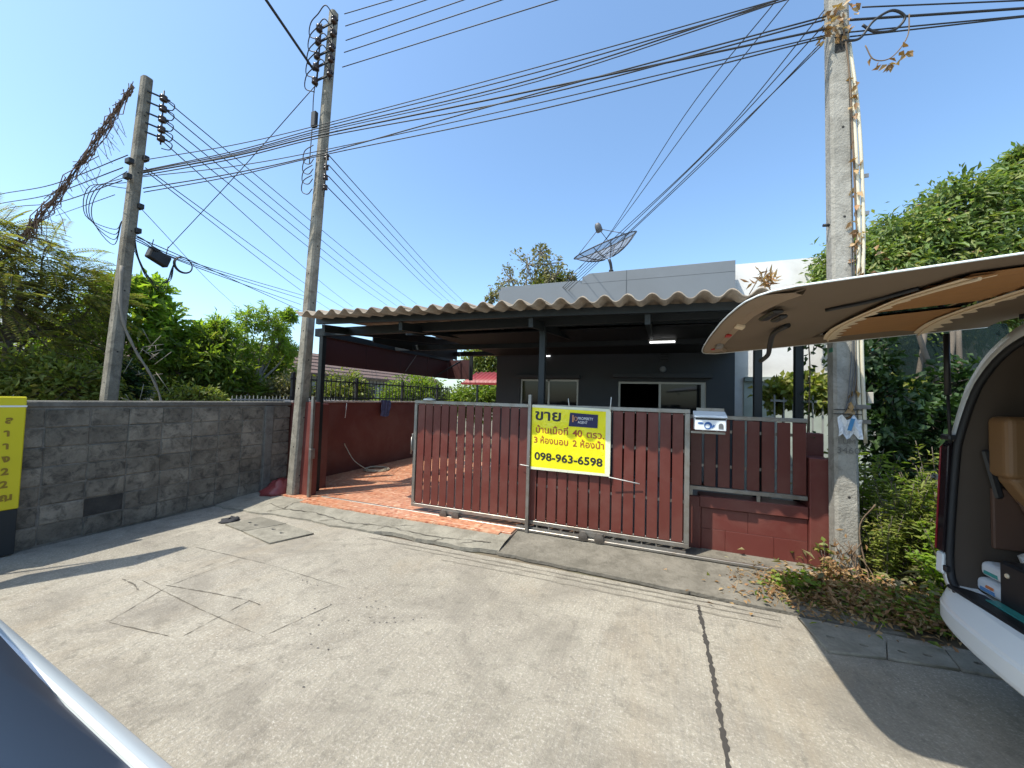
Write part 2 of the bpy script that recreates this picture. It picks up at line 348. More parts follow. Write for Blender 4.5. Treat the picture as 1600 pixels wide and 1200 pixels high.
for pts, w_ in (([(-4.85, 3.62), (-4.5, 3.55), (-4.0, 3.60), (-3.4, 3.52), (-2.9, 3.60), (-2.3, 3.57), (-1.6, 3.66)], .012), ([(-4.62, 3.42), (-4.5, 3.55), (-4.55, 3.75), (-4.45, 3.88)], .010), ([(-3.75, 3.44), (-3.6, 3.56)], .009), ([(-2.95, 3.50), (-2.9, 3.60), (-2.6, 3.72)], .007), ([(-2.2, 3.50), (-2.12, 3.58)], .010), ([(-1.9, 3.54), (-1.75, 3.64), (-1.6, 3.66)], .009), ([(-3.2, 3.47), (-3.1, 3.55)], .006)):
    pp = jitter([(x, y, 0) for x, y in pts], 9, .010); pp = [Vector((p.x, p.y, az(p.x, p.y))) for p in pp]; ribbon(pp, w_, .7, 0).build('crack', CRACK, ap, fixn=False)
fr = edge_line(-1.485, 1.62, lambda x: 3.55 - .03 * (x + 1.45), 30, .012)
slab_strip(fr, lambda x: 4.46, .008, .062).build('mossy_slab', APRON_D, ap)
0 and on_road('crack', jitter([(-1.44, 3.58, .0), (-.6, 3.55, 0), (.4, 3.50, 0), (1.2, 3.45, 0)], 14, .012), .016, lift=.004, jit=.7, parent=ap)
# carport floor of orange mosaic tile
t = NT('orange_mosaic'); v = t.n('ShaderNodeTexVoronoi'); v.inputs['Scale'].default_value = 24; t.l(t.pos, v.inputs['Vector'])
sc_ = t.n('ShaderNodeSeparateColor'); t.l(v.outputs['Color'], sc_.inputs[0])
c = t.ramp(sc_.outputs[0], [(0, (.36, .11, .05)), (.35, (.44, .16, .08)), (.62, (.48, .20, .11)), (.8, (.28, .07, .035)), (.92, (.66, .42, .28)), (1, (.22, .05, .025))])
c = t.mix(t.math('MULTIPLY', t.ramp(v.outputs['Distance'], [(.35, 0.), (.6, 1.)]), .5), c, (.52, .30, .18))
c = t.mix(t.math('MULTIPLY', t.ramp(t.noise(1.5, 4), [(.4, 0.), (.7, 1.)]), .3), c, (.45, .26, .17)); t.base(c); t.set(.38, 0, .5)
TERR = t.m
fl = thing('carport_floor', (-2.5, 6, .02), None, None); tag(fl, kind='structure')
tile = MB().box(-.1985, .1985, -.1985, .1985, 0, .02).mesh('floor_tile', bevel=.002); tile.materials.append(TERR)
for i in range(12):
    for j in range(10):
        if j == 0 and i > 9: continue
        inst('floor_tile', tile, fl, (-5.28 + .4 * i, 4.125 + .4 * j, .06 + random.uniform(-.0008, .0008)))
for i in range(7):   # narrower sill course in front of the gate
    inst('floor_tile', tile, fl, (-4.30 + .4 * i + .016 * i, 3.815 - .0 + .05 * i / 7 + .03, .0595), scale=(1.04, .22 + .03 * math.sin(i), 1))
bx('floor_bed', mat('grout', (.30, .22, .17), .9), fl, -5.5, -1.47, 3.88, 4.3, -.02, .062)
bx('floor_bed', MATS['grout'], fl, -5.5, -.46, 4.301, 7.78, -.02, .062)
bx('side_floor', mat('carport_screed', (.24, .22, .20), .9), fl, -.46, 1.35, 4.6, 7.78, -.02, .055)
# ------------------------------------------------------------------ grey block wall along the left
BLOCKM = old_concrete('grey_block', (.135, .118, .094), (.27, .24, .19), (.050, .046, .040), .8, 4.2)
MORT = old_concrete('mortar', (.135, .125, .108), (.215, .20, .172), (.07, .064, .055), .6, 3)
bw = thing('block_wall', (-5.6, 1.6, 0), 'weathered grey concrete block wall along the left of the road', 'wall')
bx('mortar_core', MORT, bw, -5.68, -5.512, -6, 4.34, -.05, 1.335)
bm_ = [MB().box(-.06, .008, -.151, .151, 0, .176).mesh('block', bevel=.006) for _ in range(4)]
for q, me in enumerate(bm_):
    for vtx in me.vertices: vtx.co += Vector([random.uniform(-.004, .004) for _ in range(3)])
    me.materials.append(BLOCKM)
for r_ in range(7):
    y = 3.80 + .0
    for k in range(14):
        inst('block', bm_[(k + r_) % 4], bw, (-5.51 + random.uniform(-.004, .004), 3.79 - .309 * k + random.uniform(-.006, .006), .022 + .187 * r_), rot=(random.uniform(-.01, .01), 0, 0))
DARKB = old_concrete('damp_block', (.05, .047, .042), (.09, .083, .073), (.03, .028, .026), .6, 3)
for k, o_ in enumerate([c_ for c_ in bw.children if c_.name.startswith('block')]):
    z_, y_ = o_.location.z, o_.location.y + 1.6
    if (.1 < z_ < .3 and 2.1 < y_ < 2.45):
        o_.data = o_.data.copy(); o_.data.materials.clear(); o_.data.materials.append(DARKB)
for yy, z1 in ((4.02, 1.335), (-.62, 1.335)): bx('pier', MORT, bw, -5.69, -5.485, yy - .055, yy + .07, -.02, z1, .006)
for r_ in range(7): inst('block', bm_[r_ % 4], bw, (-5.51, 4.235, .022 + .187 * r_), scale=(1, .93, 1))
bx('cap', MORT, bw, -5.69, -5.499, -6, 4.40, 1.336, 1.40, .012)
# yellow board leaning on the wall at the left edge
yb = thing('yellow_board', (-5.43, 1.3, 0), 'upright yellow board with brown lettering above a dark panel painted as shadow, against the block wall', 'sign')
YEL = mat('yellow_vinyl', (.62, .53, .008), .38, 0, .08, 3, 60, .1, .003)
bx('board', YEL, yb, -5.475, -5.435, .95, 1.64, .42, 1.44, .008)
bx('base', mat('shadow_panel', (.018, .022, .024), .7), yb, -5.468, -5.44, .96, 1.635, .012, .418, .004)  # dark panel standing in for the shadow below the board
bx('top_hem', WHITE_PAINT, yb, -5.472, -5.433, .95, 1.642, 1.345, 1.36)
brown = mat('brown_ink', (.27, .17, .01), .6)
for k, ch in enumerate(['ล', 'า', 'า', 'ง', '2', '2', 'ญ']):
    text_mesh('lettering', ch, .085, brown, yb, (-5.434, 1.52, 1.20 - .115 * k), (0, 1, 0), (0, 0, 1), bold=.004)

# ------------------------------------------------------------------ red boundary wall with black railing
rw = thing('boundary_wall', (-5.6, 6.5, 0), 'maroon painted side wall of the carport with black railing on top', 'wall')
bx('wall_panel', MAROON_WALL, rw, -5.68, -5.50, 4.41, 9.6, 0, 1.385, .005)
bx('coping', mat('wall_coping', (.36, .30, .26), .8), rw, -5.70, -5.485, 4.41, 9.6, 1.386, 1.42, .004)
rail = MB().box(-5.61, -5.58, 4.43, 9.6, 1.46, 1.485).build('rail', BLACK, rw); MB().box(-5.61, -5.58, 4.43, 9.6, 1.765, 1.79).build('rail', BLACK, rw)
pk = MB().box(-.006, .006, -.006, .006, 1.42, 1.85).mesh('picket'); pk.materials.append(BLACK)
for k in range(47): inst('picket', pk, rw, (-5.595, 4.5 + .108 * k, 0))
for yy in (4.45, 5.85, 7.3, 8.8): bx('railing_post', BLACK, rw, -5.62, -5.57, yy, yy + .05, 1.42, 1.88)
bx('wall_return', MAROON_WALL, rw, -5.5, -4.86, 4.415, 4.55, 0, 1.385, .004)
# ------------------------------------------------------------------ sliding gate
gt = thing('sliding_gate', (-1.32, 4.15, .06), 'long maroon slatted sliding gate with steel frame, rolled half open', 'gate')
G0, G1, ZB, ZT = -2.95, .305, .135, 1.497
bx('top_rail', STEEL, gt, G0, G1, 4.13, 4.17, ZT - .042, ZT, .003)
bx('bottom_rail', STEEL, gt, G0, G1, 4.13, 4.17, ZB, ZB + .042, .003)
bx('end_stile', STEEL, gt, G0, G0 + .042, 4.128, 4.172, ZB + .0425, ZT - .0425, .003)
bx('end_stile', STEEL, gt, G1 - .048, G1, 4.128, 4.172, ZB + .0425, ZT - .0425, .003)
for zz in (.56, 1.06): bx('mid_rail', STEEL, gt, G0 + .043, G1 - .049, 4.158, 4.182, zz, zz + .03)
bx('lower_rail', STEEL, gt, G0 + 1.45, G1 - .03, 4.13, 4.16, ZB - .052, ZB - .03)
for k in range(12): bx('spacer', STEEL, gt, -1.4 + .14 * k, -1.388 + .14 * k, 4.138, 4.152, ZB - .03, ZB)
pitch = (G1 - .05 - (G0 + .045)) / 27
sl = MB().box(-.0502, .0502, -.008, .008, 0, ZT - ZB - .092).mesh('slat', bevel=.003); sl.materials.append(MAROON)
for k in range(27):
    inst('slat', sl, gt, (G0 + .045 + pitch * (k + .5), 4.148, ZB + .046), rot=(0, random.uniform(-.0015, .0015), random.uniform(-.02, .02)))
for k in range(28):
    for zz in (ZT - .056, ZB + .056): MB().lathe((G0 + .045 + pitch * k + (.006 if k == 0 else -.006 if k == 27 else 0), 4.145, zz), (0, -1, 0), [(.008, 0), (.008, .008), (.003, .012)], 6).build('bolt', STEEL, gt)
WHEELM = mat('worn_wheel_steel', (.11, .095, .08), .6, .4, .3, 20, 90, .3)
for xw in (-2.36, -.64):
    wh = MB().box(xw - .12, xw + .12, 4.112, 4.128, ZB - .028, ZB + .012).build('wheel_bracket', STEEL, gt)
    for dx in (-.085, .085):
        MB().lathe((xw + dx, 4.085, ZB - .03), (0, 1, 0), [(.012, -.012), (.05, -.004), (.05, .012), (.036, .02), (.036, .034), (.05, .042), (.05, .058)], 20, False).build('wheel', WHEELM, gt)
lt = bx('latch', STEEL, gt, G0 - .02, G0 + .002, 4.12, 4.18, .84, 1.06, .003)
MB().tube([(G0 - .012, 4.11, .80), (G0 - .012, 4.11, 1.02)], .008).build('latch_bolt', STEEL, lt)
bx('track', STEEL, ap, -4.45, 1.27, 4.09, 4.125, .06, .088, .004)
gp = bx('guide_post', STEEL, None, -1.375, -1.338, 4.075, 4.112, .05, 1.605, .003)
tag(gp, 'slim upright steel guide post in front of the gate beside the banner', 'post')
jp = thing('jamb_post', (-4.62, 4.2, .06), 'thin steel gate jamb beside the left utility pole', 'post')
bx('tube', STEEL, jp, -4.60, -4.56, 3.98, 4.02, .04, 1.50, .003); bx('catch', STEEL, jp, -4.585, -4.54, 3.965, 4.035, .62, .76, .003); bx('red_backing', MAROON_WALL, jp, -4.83, -4.61, 4.05, 4.15, .07, 1.42, .004)
# sale banner
bn = thing('sale_banner', (-.9, 4.1, .76), 'yellow Thai for-sale banner with phone number tied to the gate', 'banner')
t = NT('yellow_banner_vinyl'); n1 = t.noise(7, 4, .6, dist=1.2); n2 = t.noise(3.2, 3, .5, dist=.6)
t.base(t.mix(n1, (.70, .62, .012), (.83, .76, .02))); t.set(.22, 0, .5); t.bump(t.math('ADD', n2, t.math('MULTIPLY', n1, .4)), .5, .03); BANM = t.m
def ban(u, v_, lift=0.):   # u 0..1 across, v 0..1 up, with slight billow
    x = -1.333 + u * .873; z = .765 + v_ * .722 + u * (-.020) * v_
    y = 4.100 - .007 * math.sin(u * 5.2) * math.sin(v_ * 3.3) - .0015 * math.sin(u * 14 + v_ * 7) - lift
    return (x, y, z)
MB().grid([[ban(i / 30, j / 22) for i in range(31)] for j in range(23)]).build('sheet', BANM, bn, fixn=False)
hem = mat('banner_hem', (.66, .66, .50), .35, 0, .12, 14, 80, .2)
for a_, b_, c_, d_ in ((.0, 1., -.004, .035), (0., 1., .965, 1.004), (.945, 1.004, .035, .965)):
    MB().grid([[ban(a_ + (b_ - a_) * i / 20, c_ + (d_ - c_) * j / 8, .0035) for i in range(21)] for j in range(9)]).build('hem', hem, bn, fixn=False)
INK = mat('black_ink', (.02, .018, .016), .5, bump=0); RINK = mat('red_ink', (.36, .075, .012), .5, bump=0); NAVY = mat('navy_print', (.008, .008, .062), .45, bump=0); WINK = mat('white_ink', (.72, .72, .74), .5, bump=0)
def conform(o, lift=.0028):
    w0 = wloc(o.parent)
    for q in o.data.vertices:
        x, z = q.co.x + w0.x, q.co.z + w0.z; u = (x + 1.333) / .873; q.co.y = ban(u, (z - .765) / (.722 - .02 * u), lift)[1] - w0.y
    return o
def bantext(body, u, v_, h, wd, m, bold=0.):
    o = ban(u, v_); return conform(text_mesh('lettering', body, h, m, bn, (o[0], 4.072, o[2]), (1, 0, -.022), (0, 0, 1), width=wd, bold=bold, lift=.0))
bantext('ขาย', .045, .775, .165, .30, INK, .004)
bantext('บ้านเนื้อที่', .06, .575, .10, .37, RINK, .0015); bantext('40', .54, .560, .10, .105, RINK, .002); bantext('ตรว.', .715, .552, .10, .185, RINK, .0015)
bantext('3', .035, .415, .095, .045, RINK, .001); bantext('ห้องนอน', .125, .415, .098, .315, RINK, .001); bantext('2', .545, .405, .095, .045, RINK, .001); bantext('ห้องน้ำ', .64, .40, .098, .25, RINK, .001)
bantext('098-963-6598', .05, .155, .118, .755, INK, .003)
nv = MB().add([(-.893, 4.0745, 1.417), (-.590, 4.0745, 1.405), (-.595, 4.0745, 1.262), (-.905, 4.0745, 1.268)], [(0, 1, 2, 3)]).build('logo_panel', NAVY, bn, fixn=False); conform(nv, .0045)
ORM = mat('logo_copper', (.50, .22, .10), .5, bump=0)
lg = MB(); lg.box(-.866, -.850, 4.0875, 4.0885, 1.315, 1.392); lg.box(-.846, -.839, 4.0875, 4.0885, 1.335, 1.372)
lg.add([(-.832 + .024 * math.cos(a), 4.0880, 1.352 + .024 * math.sin(a)) for a in [i * .3 - 1.6 for i in range(12)]] + [(-.832 + .017 * math.cos(a), 4.0880, 1.352 + .017 * math.sin(a)) for a in [i * .3 - 1.6 for i in range(12)]], [(i, i + 1, i + 13, i + 12) for i in range(11)])
lg.build('logo_mark', ORM, nv, fixn=False)
text_mesh('lettering', 'PROPERTY', .042, WINK, nv, (-.805, 4.0880, 1.345), (1, 0, -.02), (0, 0, 1), width=.165, lift=0); text_mesh('lettering', 'AGENT', .040, WINK, nv, (-.805, 4.0880, 1.304), (1, 0, -.02), (0, 0, 1), width=.105, lift=0)
TIE = mat('white_string', (.62, .62, .58), .7)
conform(nv, .006)
for a_, b_ in (((-.90, 4.07, 1.49), (-.915, 4.09, 1.57)), ((-.463, 4.07, 1.46), (-.455, 4.09, 1.60)), ((-.462, 4.06, .765), (-.16, 4.10, .72)), ((-1.34, 4.06, .80), (-1.46, 4.10, .80))):
    MB().tube([a_, b_], .005, 5).build('tie_string', TIE, bn)
# letterbox
lb = thing('letterbox', (.46, 4.08, 1.30), 'white letterbox with blue emblem hung on the gate end', 'letterbox')
LBW = mat('letterbox_white', (.70, .74, .78), .35, 0, .04, 3, 60, 0)
bx('box', LBW, lb, .335, .60, 3.99, 4.12, 1.305, 1.425, .006)
MB().prism([(.328, 3.975, 1.428), (.328, 4.125, 1.428), (.328, 4.125, 1.485), (.328, 3.99, 1.446)], (.279, 0, 0)).build('lid', LBW, lb, .003)
bx('slot', BLACK, lb, .34, .595, 3.987, 3.992, 1.405, 1.42)
BLU = mat('blue_print', (.02, .10, .32), .5, bump=0); GRP = mat('grey_print', (.13, .14, .15), .5, bump=0)
def disc(cx_, cz_, rx, rz, y, n=24, a0=0, a1=6.2832): return [(cx_ + rx * math.cos(a0 + (a1 - a0) * k / (n - 1 if a1 - a0 < 6.28 else n)), y, cz_ + rz * math.sin(a0 + (a1 - a0) * k / (n - 1 if a1 - a0 < 6.28 else n))) for k in range(n)]
em = MB(); em.add(disc(.385, 1.372, .026, .009, 3.986), [tuple(range(24))])
o1, o2 = disc(.447, 1.352, .034, .034, 3.986), disc(.443, 1.346, .021, .019, 3.986); em.add(o1 + o2, [(i, (i + 1) % 24, (i + 1) % 24 + 24, i + 24) for i in range(24)])
em.add([(.475, 3.9855, 1.325), (.50, 3.9855, 1.345), (.512, 3.9855, 1.368), (.498, 3.9855, 1.356), (.49, 3.9855, 1.364), (.482, 3.9855, 1.346)], [tuple(range(6))])
em.build('emblem', BLU, lb, fixn=False)
MB().add([(.535, 3.986, 1.325), (.575, 3.986, 1.325)] + disc(.555, 1.356, .02, .02, 3.986, 9, 0, math.pi), [tuple(range(11))]).build('arch_print', GRP, lb, fixn=False)
bx('hanger', STEEL, lb, .36, .60, 4.125, 4.135, 1.43, 1.515)
bx('bracket', STEEL, lb, .306, .60, 4.05, 4.08, 1.27, 1.29)
# ------------------------------------------------------------------ low wall, pillar and slat fence
lw = thing('low_wall', (.85, 4.5, .05), 'low maroon block wall with ledge under the short slat fence', 'wall')
bx('core', MAROON_WALL, lw, .20, 1.355, 4.455, 4.62, 0, .56, .004)
for r_ in range(2):
    xs = [.44, .86, 1.352] if r_ % 2 else [.44, .66, 1.08, 1.352]
    for a_, b_ in zip(xs[:-1], xs[1:]): bx('block', MAROON_WALL, lw, a_ + .001, b_ - .001, 4.427, 4.4545, .06 + .21 * r_, .2685 + .21 * r_, .0025)
bx('end_pier', MAROON_WALL, lw, .20, .436, 4.41, 4.4545, .055, .59, .005)
bx('ledge', MAROON_WALL, lw, .42, 1.352, 4.40, 4.64, .485, .60, .006)
bx('pillar', MAROON_WALL, lw, 1.356, 1.53, 4.385, 4.66, 0, 1.068, .006)
bx('tall_pier', MAROON_WALL, lw, 1.41, 1.56, 4.67, 4.80, 0, 1.29, .006)
sf = thing('slat_fence', (.83, 4.42, .66), 'short maroon slat fence panel above the low wall, right of the gate', 'fence')
bx('top_rail', STEEL, sf, .31, 1.345, 4.40, 4.44, 1.40, 1.44, .003); bx('bottom_rail', STEEL, sf, .31, 1.345, 4.40, 4.44, .66, .70, .003)
for zz in (.90, 1.26): bx('mid_rail', STEEL, sf, .31, 1.345, 4.435, 4.46, zz, zz + .028)
s2 = MB().box(-.0535, .0535, -.008, .008, 0, .69).mesh('slat', bevel=.003); s2.materials.append(MAROON)
for k in range(8): inst('slat', s2, sf, (.385 + .1285 * k, 4.418, .705), rot=(0, random.uniform(-.003, .003), 0))
for xx in (.325, .93): bx('foot', STEEL, sf, xx, xx + .03, 4.405, 4.435, .60, .66)
# ------------------------------------------------------------------ carport canopy
cp = thing('carport_canopy', (-1.7, 5.6, .06), 'carport canopy of brown corrugated sheets on dark steel posts', 'canopy')
for (x, y, z) in ((-4.79, 4.3, 2.42), (-1.29, 4.32, 2.42), (1.00, 4.72, 2.5), (1.37, 4.74, 2.5)):
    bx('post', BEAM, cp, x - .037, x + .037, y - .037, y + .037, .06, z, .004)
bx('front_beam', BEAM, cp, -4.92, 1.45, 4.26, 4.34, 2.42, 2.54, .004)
def rz(x, y): return 2.50 - .020 * (x + 1.0) + .088 * (y - 3.5)
for y in (3.80, 4.75, 5.75, 6.75, 7.6):
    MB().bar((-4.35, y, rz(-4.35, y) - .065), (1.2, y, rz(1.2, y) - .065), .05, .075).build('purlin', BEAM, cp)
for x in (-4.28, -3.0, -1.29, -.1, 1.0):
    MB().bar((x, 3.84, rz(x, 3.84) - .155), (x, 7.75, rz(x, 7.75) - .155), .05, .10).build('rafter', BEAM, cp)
for x in (-3.0, -1.29, -.1): MB().bar((x, 4.3, 2.43), (x, 3.84, rz(x, 3.84) - .16), .04, .05).build('strut', BEAM, cp)
bx('side_beam', BEAM, cp, -4.90, -4.82, 4.35, 8.3, 2.43, 2.53, .003)
bx('back_beam', BEAM, cp, -4.8, 1.3, 7.62, 7.70, 2.50, 2.60, .003); bx('cross_beam', BEAM, cp, -4.8, 1.3, 6.0, 6.07, 2.42, 2.52, .003)
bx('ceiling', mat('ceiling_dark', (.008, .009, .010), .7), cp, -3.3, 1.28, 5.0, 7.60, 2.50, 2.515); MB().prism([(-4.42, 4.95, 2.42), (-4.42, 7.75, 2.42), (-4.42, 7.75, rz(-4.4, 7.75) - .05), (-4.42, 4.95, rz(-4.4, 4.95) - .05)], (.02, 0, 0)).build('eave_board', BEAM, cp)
PANM = mat('maroon_sheet_panel', (.045, .010, .009), .55, 0, .15, 2, 40, .1)
for k, (y0, y1) in enumerate(((4.36, 5.3), (5.31, 6.25), (6.26, 7.2), (7.21, 8.12))): bx('side_panel', PANM, cp, -4.87, -4.85, y0, y1, 2.0, 2.43)
bx('side_panel', PANM, cp, -4.84, -4.18, 8.10, 8.12, 1.99, 2.46); bx('panel_post', BEAM, cp, -4.22, -4.15, 8.02, 8.09, 1.96, 2.55)
MB().bar((-4.83, 6.4, 2.05), (-4.83, 6.75, 2.42), .012, .012).build('brace', STEEL, cp); MB().bar((-4.83, 7.6, 2.05), (-4.5, 8.08, 2.42), .03, .03).build('brace', BEAM, cp)
t = NT('fibre_cement_sheet'); a = t.noise(2.2, 6, .65, dist=.5); b = t.noise(30, 4, .7); s_ = t.noise(1, 4, .6, vec=t.map((14, 1.2, 1)))
c = t.mix(t.ramp(a, [(.3, 0.), (.7, 1.)]), (.20, .155, .115), (.34, .285, .225)); c = t.mix(t.math('MULTIPLY', t.ramp(s_, [(.45, 0.), (.7, 1.)]), .6), c, (.09, .07, .055))
c = t.mix(t.math('MULTIPLY', t.ramp(b, [(.5, 0.), (.72, 1.)]), .35), c, (.42, .38, .32)); t.base(c); t.set(.9, 0, .2); t.bump(t.math('ADD', a, b), .4, .006); SHEET = t.m
PIT = .205
def sheet(x0, nw, lift, y0):
    top, y1 = [], 7.72
    xs = [x0 + PIT * nw * k / (nw * 12) for k in range(nw * 12 + 4)]
    def zz(x, y): 
        q = (math.cos(2 * math.pi * (x - x0) / PIT)); q = math.copysign(abs(q) ** .8, q)
        return rz(x, y) + .032 * q + lift
    rows = [[(x, y, zz(x, y) + d) for x in xs] for y, d in ((y1, 0), (5.6, 0), (y0, 0), (y0, -.011), (5.6, -.011), (y1, -.011))]
    return MB().grid(rows, True)
k = 0; x = -4.36
while x < 1.25:
    sheet(x, 2, .003 + .004 * (k % 2), 3.47 + random.uniform(-.012, .012)).build('roof_sheet', SHEET, cp); x += PIT * 2; k += 1
t = NT('lamp_tube'); t.base((.9, .9, .9)); t.b.inputs['Emission Color'].default_value = (1, 1, 1, 1); t.b.inputs['Emission Strength'].default_value = 1.6; LAMPM = t.m
tl = thing('tube_light', (.06, 6.0, 2.44), 'lit white tube light under the carport roof', 'lamp'); bx('housing', ALU, tl, -.14, .25, 5.97, 6.03, 2.475, 2.499)
MB().tube([(-.12, 6.0, 2.458), (.23, 6.0, 2.458)], .014, 10).build('tube', LAMPM, tl)
# ------------------------------------------------------------------ grey house
hs = thing('grey_house', (-1, 10.5, 0), 'single-storey blue-grey rendered house with flat parapet behind the carport', 'house')
X0, X1, YF = -3.4, 1.30, 7.8
def wallpiece(x0, x1, z0, z1): return bx('wall', GREYWALL_SHADED, hs, x0, x1, YF, YF + .18, z0, z1)
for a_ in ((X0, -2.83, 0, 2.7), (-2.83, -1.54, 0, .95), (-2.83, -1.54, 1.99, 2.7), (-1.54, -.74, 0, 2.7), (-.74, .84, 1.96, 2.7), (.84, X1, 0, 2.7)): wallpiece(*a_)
bx('upper_wall', GREYWALL_LIT, hs, X0, X1, YF, YF + .18, 2.701, 4.0); bx('side_wall', GREYWALL_LIT, hs, X0, X0 + .18, YF + .18, 15, 0, 4.0); bx('side_wall', GREYWALL_SHADED, hs, X1 - .18, X1, YF + .18, 15, 0, 4.0); bx('back_wall', GREYWALL_SHADED, hs, X0, X1, 15, 15.2, 0, 4.0)
bx('roof_slab', GREYWALL_SHADED, hs, X0 + .18, X1 - .18, YF + .18, 15, 3.7, 3.9); bx('room_floor', mat('room_floor', (.25, .22, .18), .6), hs, X0 + .18, X1 - .18, YF + .18, 15, 0, .1)
MB().prism([(-1.52, YF - .003, 4.001), (X1, YF - .003, 4.001), (X1, YF - .003, 4.21), (-1.36, YF - .003, 4.21), (-1.50, YF - .003, 4.14)], (0, .22, 0)).build('parapet', GREYWALL_LIT, hs, .004)
bx('parapet', GREYWALL_LIT, hs, X0 - .02, -1.54, YF + .12, YF + .36, 4.001, 4.12, .004)
for x in (-.62,): bx('parapet_joint', mat('joint_dark', (.07, .08, .09), .9), hs, x, x + .012, YF - .005, YF - .0035, 3.6, 4.205)
FRM = ALU
wn = bx('window', mat('window_reveal', (.05, .05, .05), .7), hs, -2.83, -1.54, YF + .15, YF + .17, .95, 1.99)
for a_ in ((-2.83, -2.79, .95, 1.99), (-1.58, -1.54, .95, 1.99), (-2.205, -2.165, .95, 1.99), (-2.789, -1.581, .95, .99), (-2.789, -1.581, 1.95, 1.99)): bx('frame', FRM, wn, a_[0], a_[1], YF + .04, YF + .09, a_[2], a_[3])
for a_ in ((-2.789, -2.206), (-2.164, -1.581)): bx('pane', DARKGLASS, wn, a_[0], a_[1], YF + .06, YF + .066, .99, 1.95)
CURT = mat('net_curtain', (.045, .042, .036), .9, 0, .6, 14, 60, .3)
for i in range(2): MB().grid([[(-2.75 + .62 * i + .54 * k / 24, YF + .105 + .015 * math.sin(k * 1.4), z) for k in range(25)] for z in (1.0, 1.94)]).build('curtain', CURT, wn, fixn=False)
bx('window_hood', GREYWALL_SHADED, hs, -2.9, -1.49, YF - .16, YF - .002, 2.01, 2.075, .004)
dr = bx('sliding_door', mat('door_track', (.08, .08, .08), .6), hs, -.74, .84, YF + .02, YF + .16, .1, .13)
for a_ in ((-.74, -.70, .13, 1.96), (.80, .84, .13, 1.96), (-.699, .799, 1.92, 1.96), (.02, .06, .13, 1.919), (.76, .799, .13, 1.919)): bx('frame', FRM, dr, a_[0], a_[1], YF + .04, YF + .09, a_[2], a_[3])
bx('pane', DARKGLASS, dr, .061, .759, YF + .058, YF + .066, .13, 1.919); bx('door_hood', GREYWALL_SHADED, hs, -.83, .93, YF - .18, YF - .002, 2.03, 2.11, .004)
bx('vent', mat('vent_grey', (.05, .055, .06), .6), hs, .03, .19, YF - .02, YF - .001, 2.34, 2.58, .004)
for z_ in (2.38, 2.43, 2.48, 2.53): bx('vent_slat', BEAM, hs, .045, .175, YF - .028, YF - .021, z_, z_ + .02)
MB().lathe((.09, YF, 2.2), (0, -1, 0), [(.06, 0), (.06, .03), (.04, .05)], 16).build('round_lamp', mat('opal', (.25, .26, .27), .5), hs)
bx('wall_lamp', LAMPM, hs, -2.28, -2.16, YF - .03, YF - .001, 2.48, 2.50)
# ------------------------------------------------------------------ satellite dish
sd_ = thing('satellite_dish', (-1.0, 8.45, 3.92), 'black mesh satellite dish on a mast on the house roof', 'satellite dish')
MESHM = NT('dish_mesh'); t = MESHM; t.base((.30, .30, .31)); t.set(.6, .2)
tp = t.n('ShaderNodeBsdfTransparent'); mx = t.n('ShaderNodeMixShader'); mx.inputs[0].default_value = .55
t.l(t.b.outputs[0], mx.inputs[1]); t.l(tp.outputs[0], mx.inputs[2]); t.l(mx.outputs[0], t.out.inputs['Surface']); MESHM = t.m
DC, AX = Vector((-1.04, 8.35, 4.70)), Vector((-.30, -.31, .90)).normalized(); DA = AX.orthogonal().normalized(); DB = AX.cross(DA); DR = .70
def dish(r_, a): return DC + (DA * math.cos(a) + DB * math.sin(a)) * r_ + AX * (.28 * (r_ / DR) ** 2)
MB().grid([[dish(DR * q / 6 + .004, 2 * math.pi * k / 32) for k in range(32)] for q in range(7)], True, True).build('reflector', MESHM, sd_, fixn=False)
DK = mat('dish_frame', (.06, .06, .062), .5, .3)
MB().tube([dish(DR, 2 * math.pi * k / 32) for k in range(33)], .013, 6, False).build('rim', DK, sd_); MB().tube([dish(DR * .55, 2 * math.pi * k / 32) for k in range(33)], .007, 5, False).build('ring', DK, sd_)
for k in range(12): MB().tube([dish(DR * q / 6, 2 * math.pi * k / 12) - AX * .006 for q in range(1, 7)], .009, 5).build('rib', DK, sd_)
FP = DC + AX * .66
for k in range(3): MB().tube([dish(DR * .97, 2 * math.pi * k / 3 + .6), FP], .008, 5).build('feed_strut', DK, sd_)
MB().lathe(FP - AX * .08, AX, [(.05, 0), (.075, .03), (.07, .15), (.045, .20)], 14).build('feed_horn', mat('feed_grey', (.10, .10, .105), .5), sd_)
MB().tube([DC - AX * .02, DC - AX * .12, (-.99, 8.42, 4.5), (-.99, 8.42, 3.9)], .032, 10).build('mast', DK, sd_)
for z_ in (4.42, 4.33, 4.24): MB().lathe((-.99, 8.42, z_), (0, 0, 1), [(.05, 0), (.05, .03)], 10).build('clamp', DK, sd_)
MB().bar((-.99, 8.42, 4.2), (-.72, 8.5, 3.9), .02, .02).build('stay_bar', DK, sd_); MB().bar((-.99, 8.42, 4.2), (-1.25, 8.55, 3.9), .02, .02).build('stay_bar', DK, sd_)
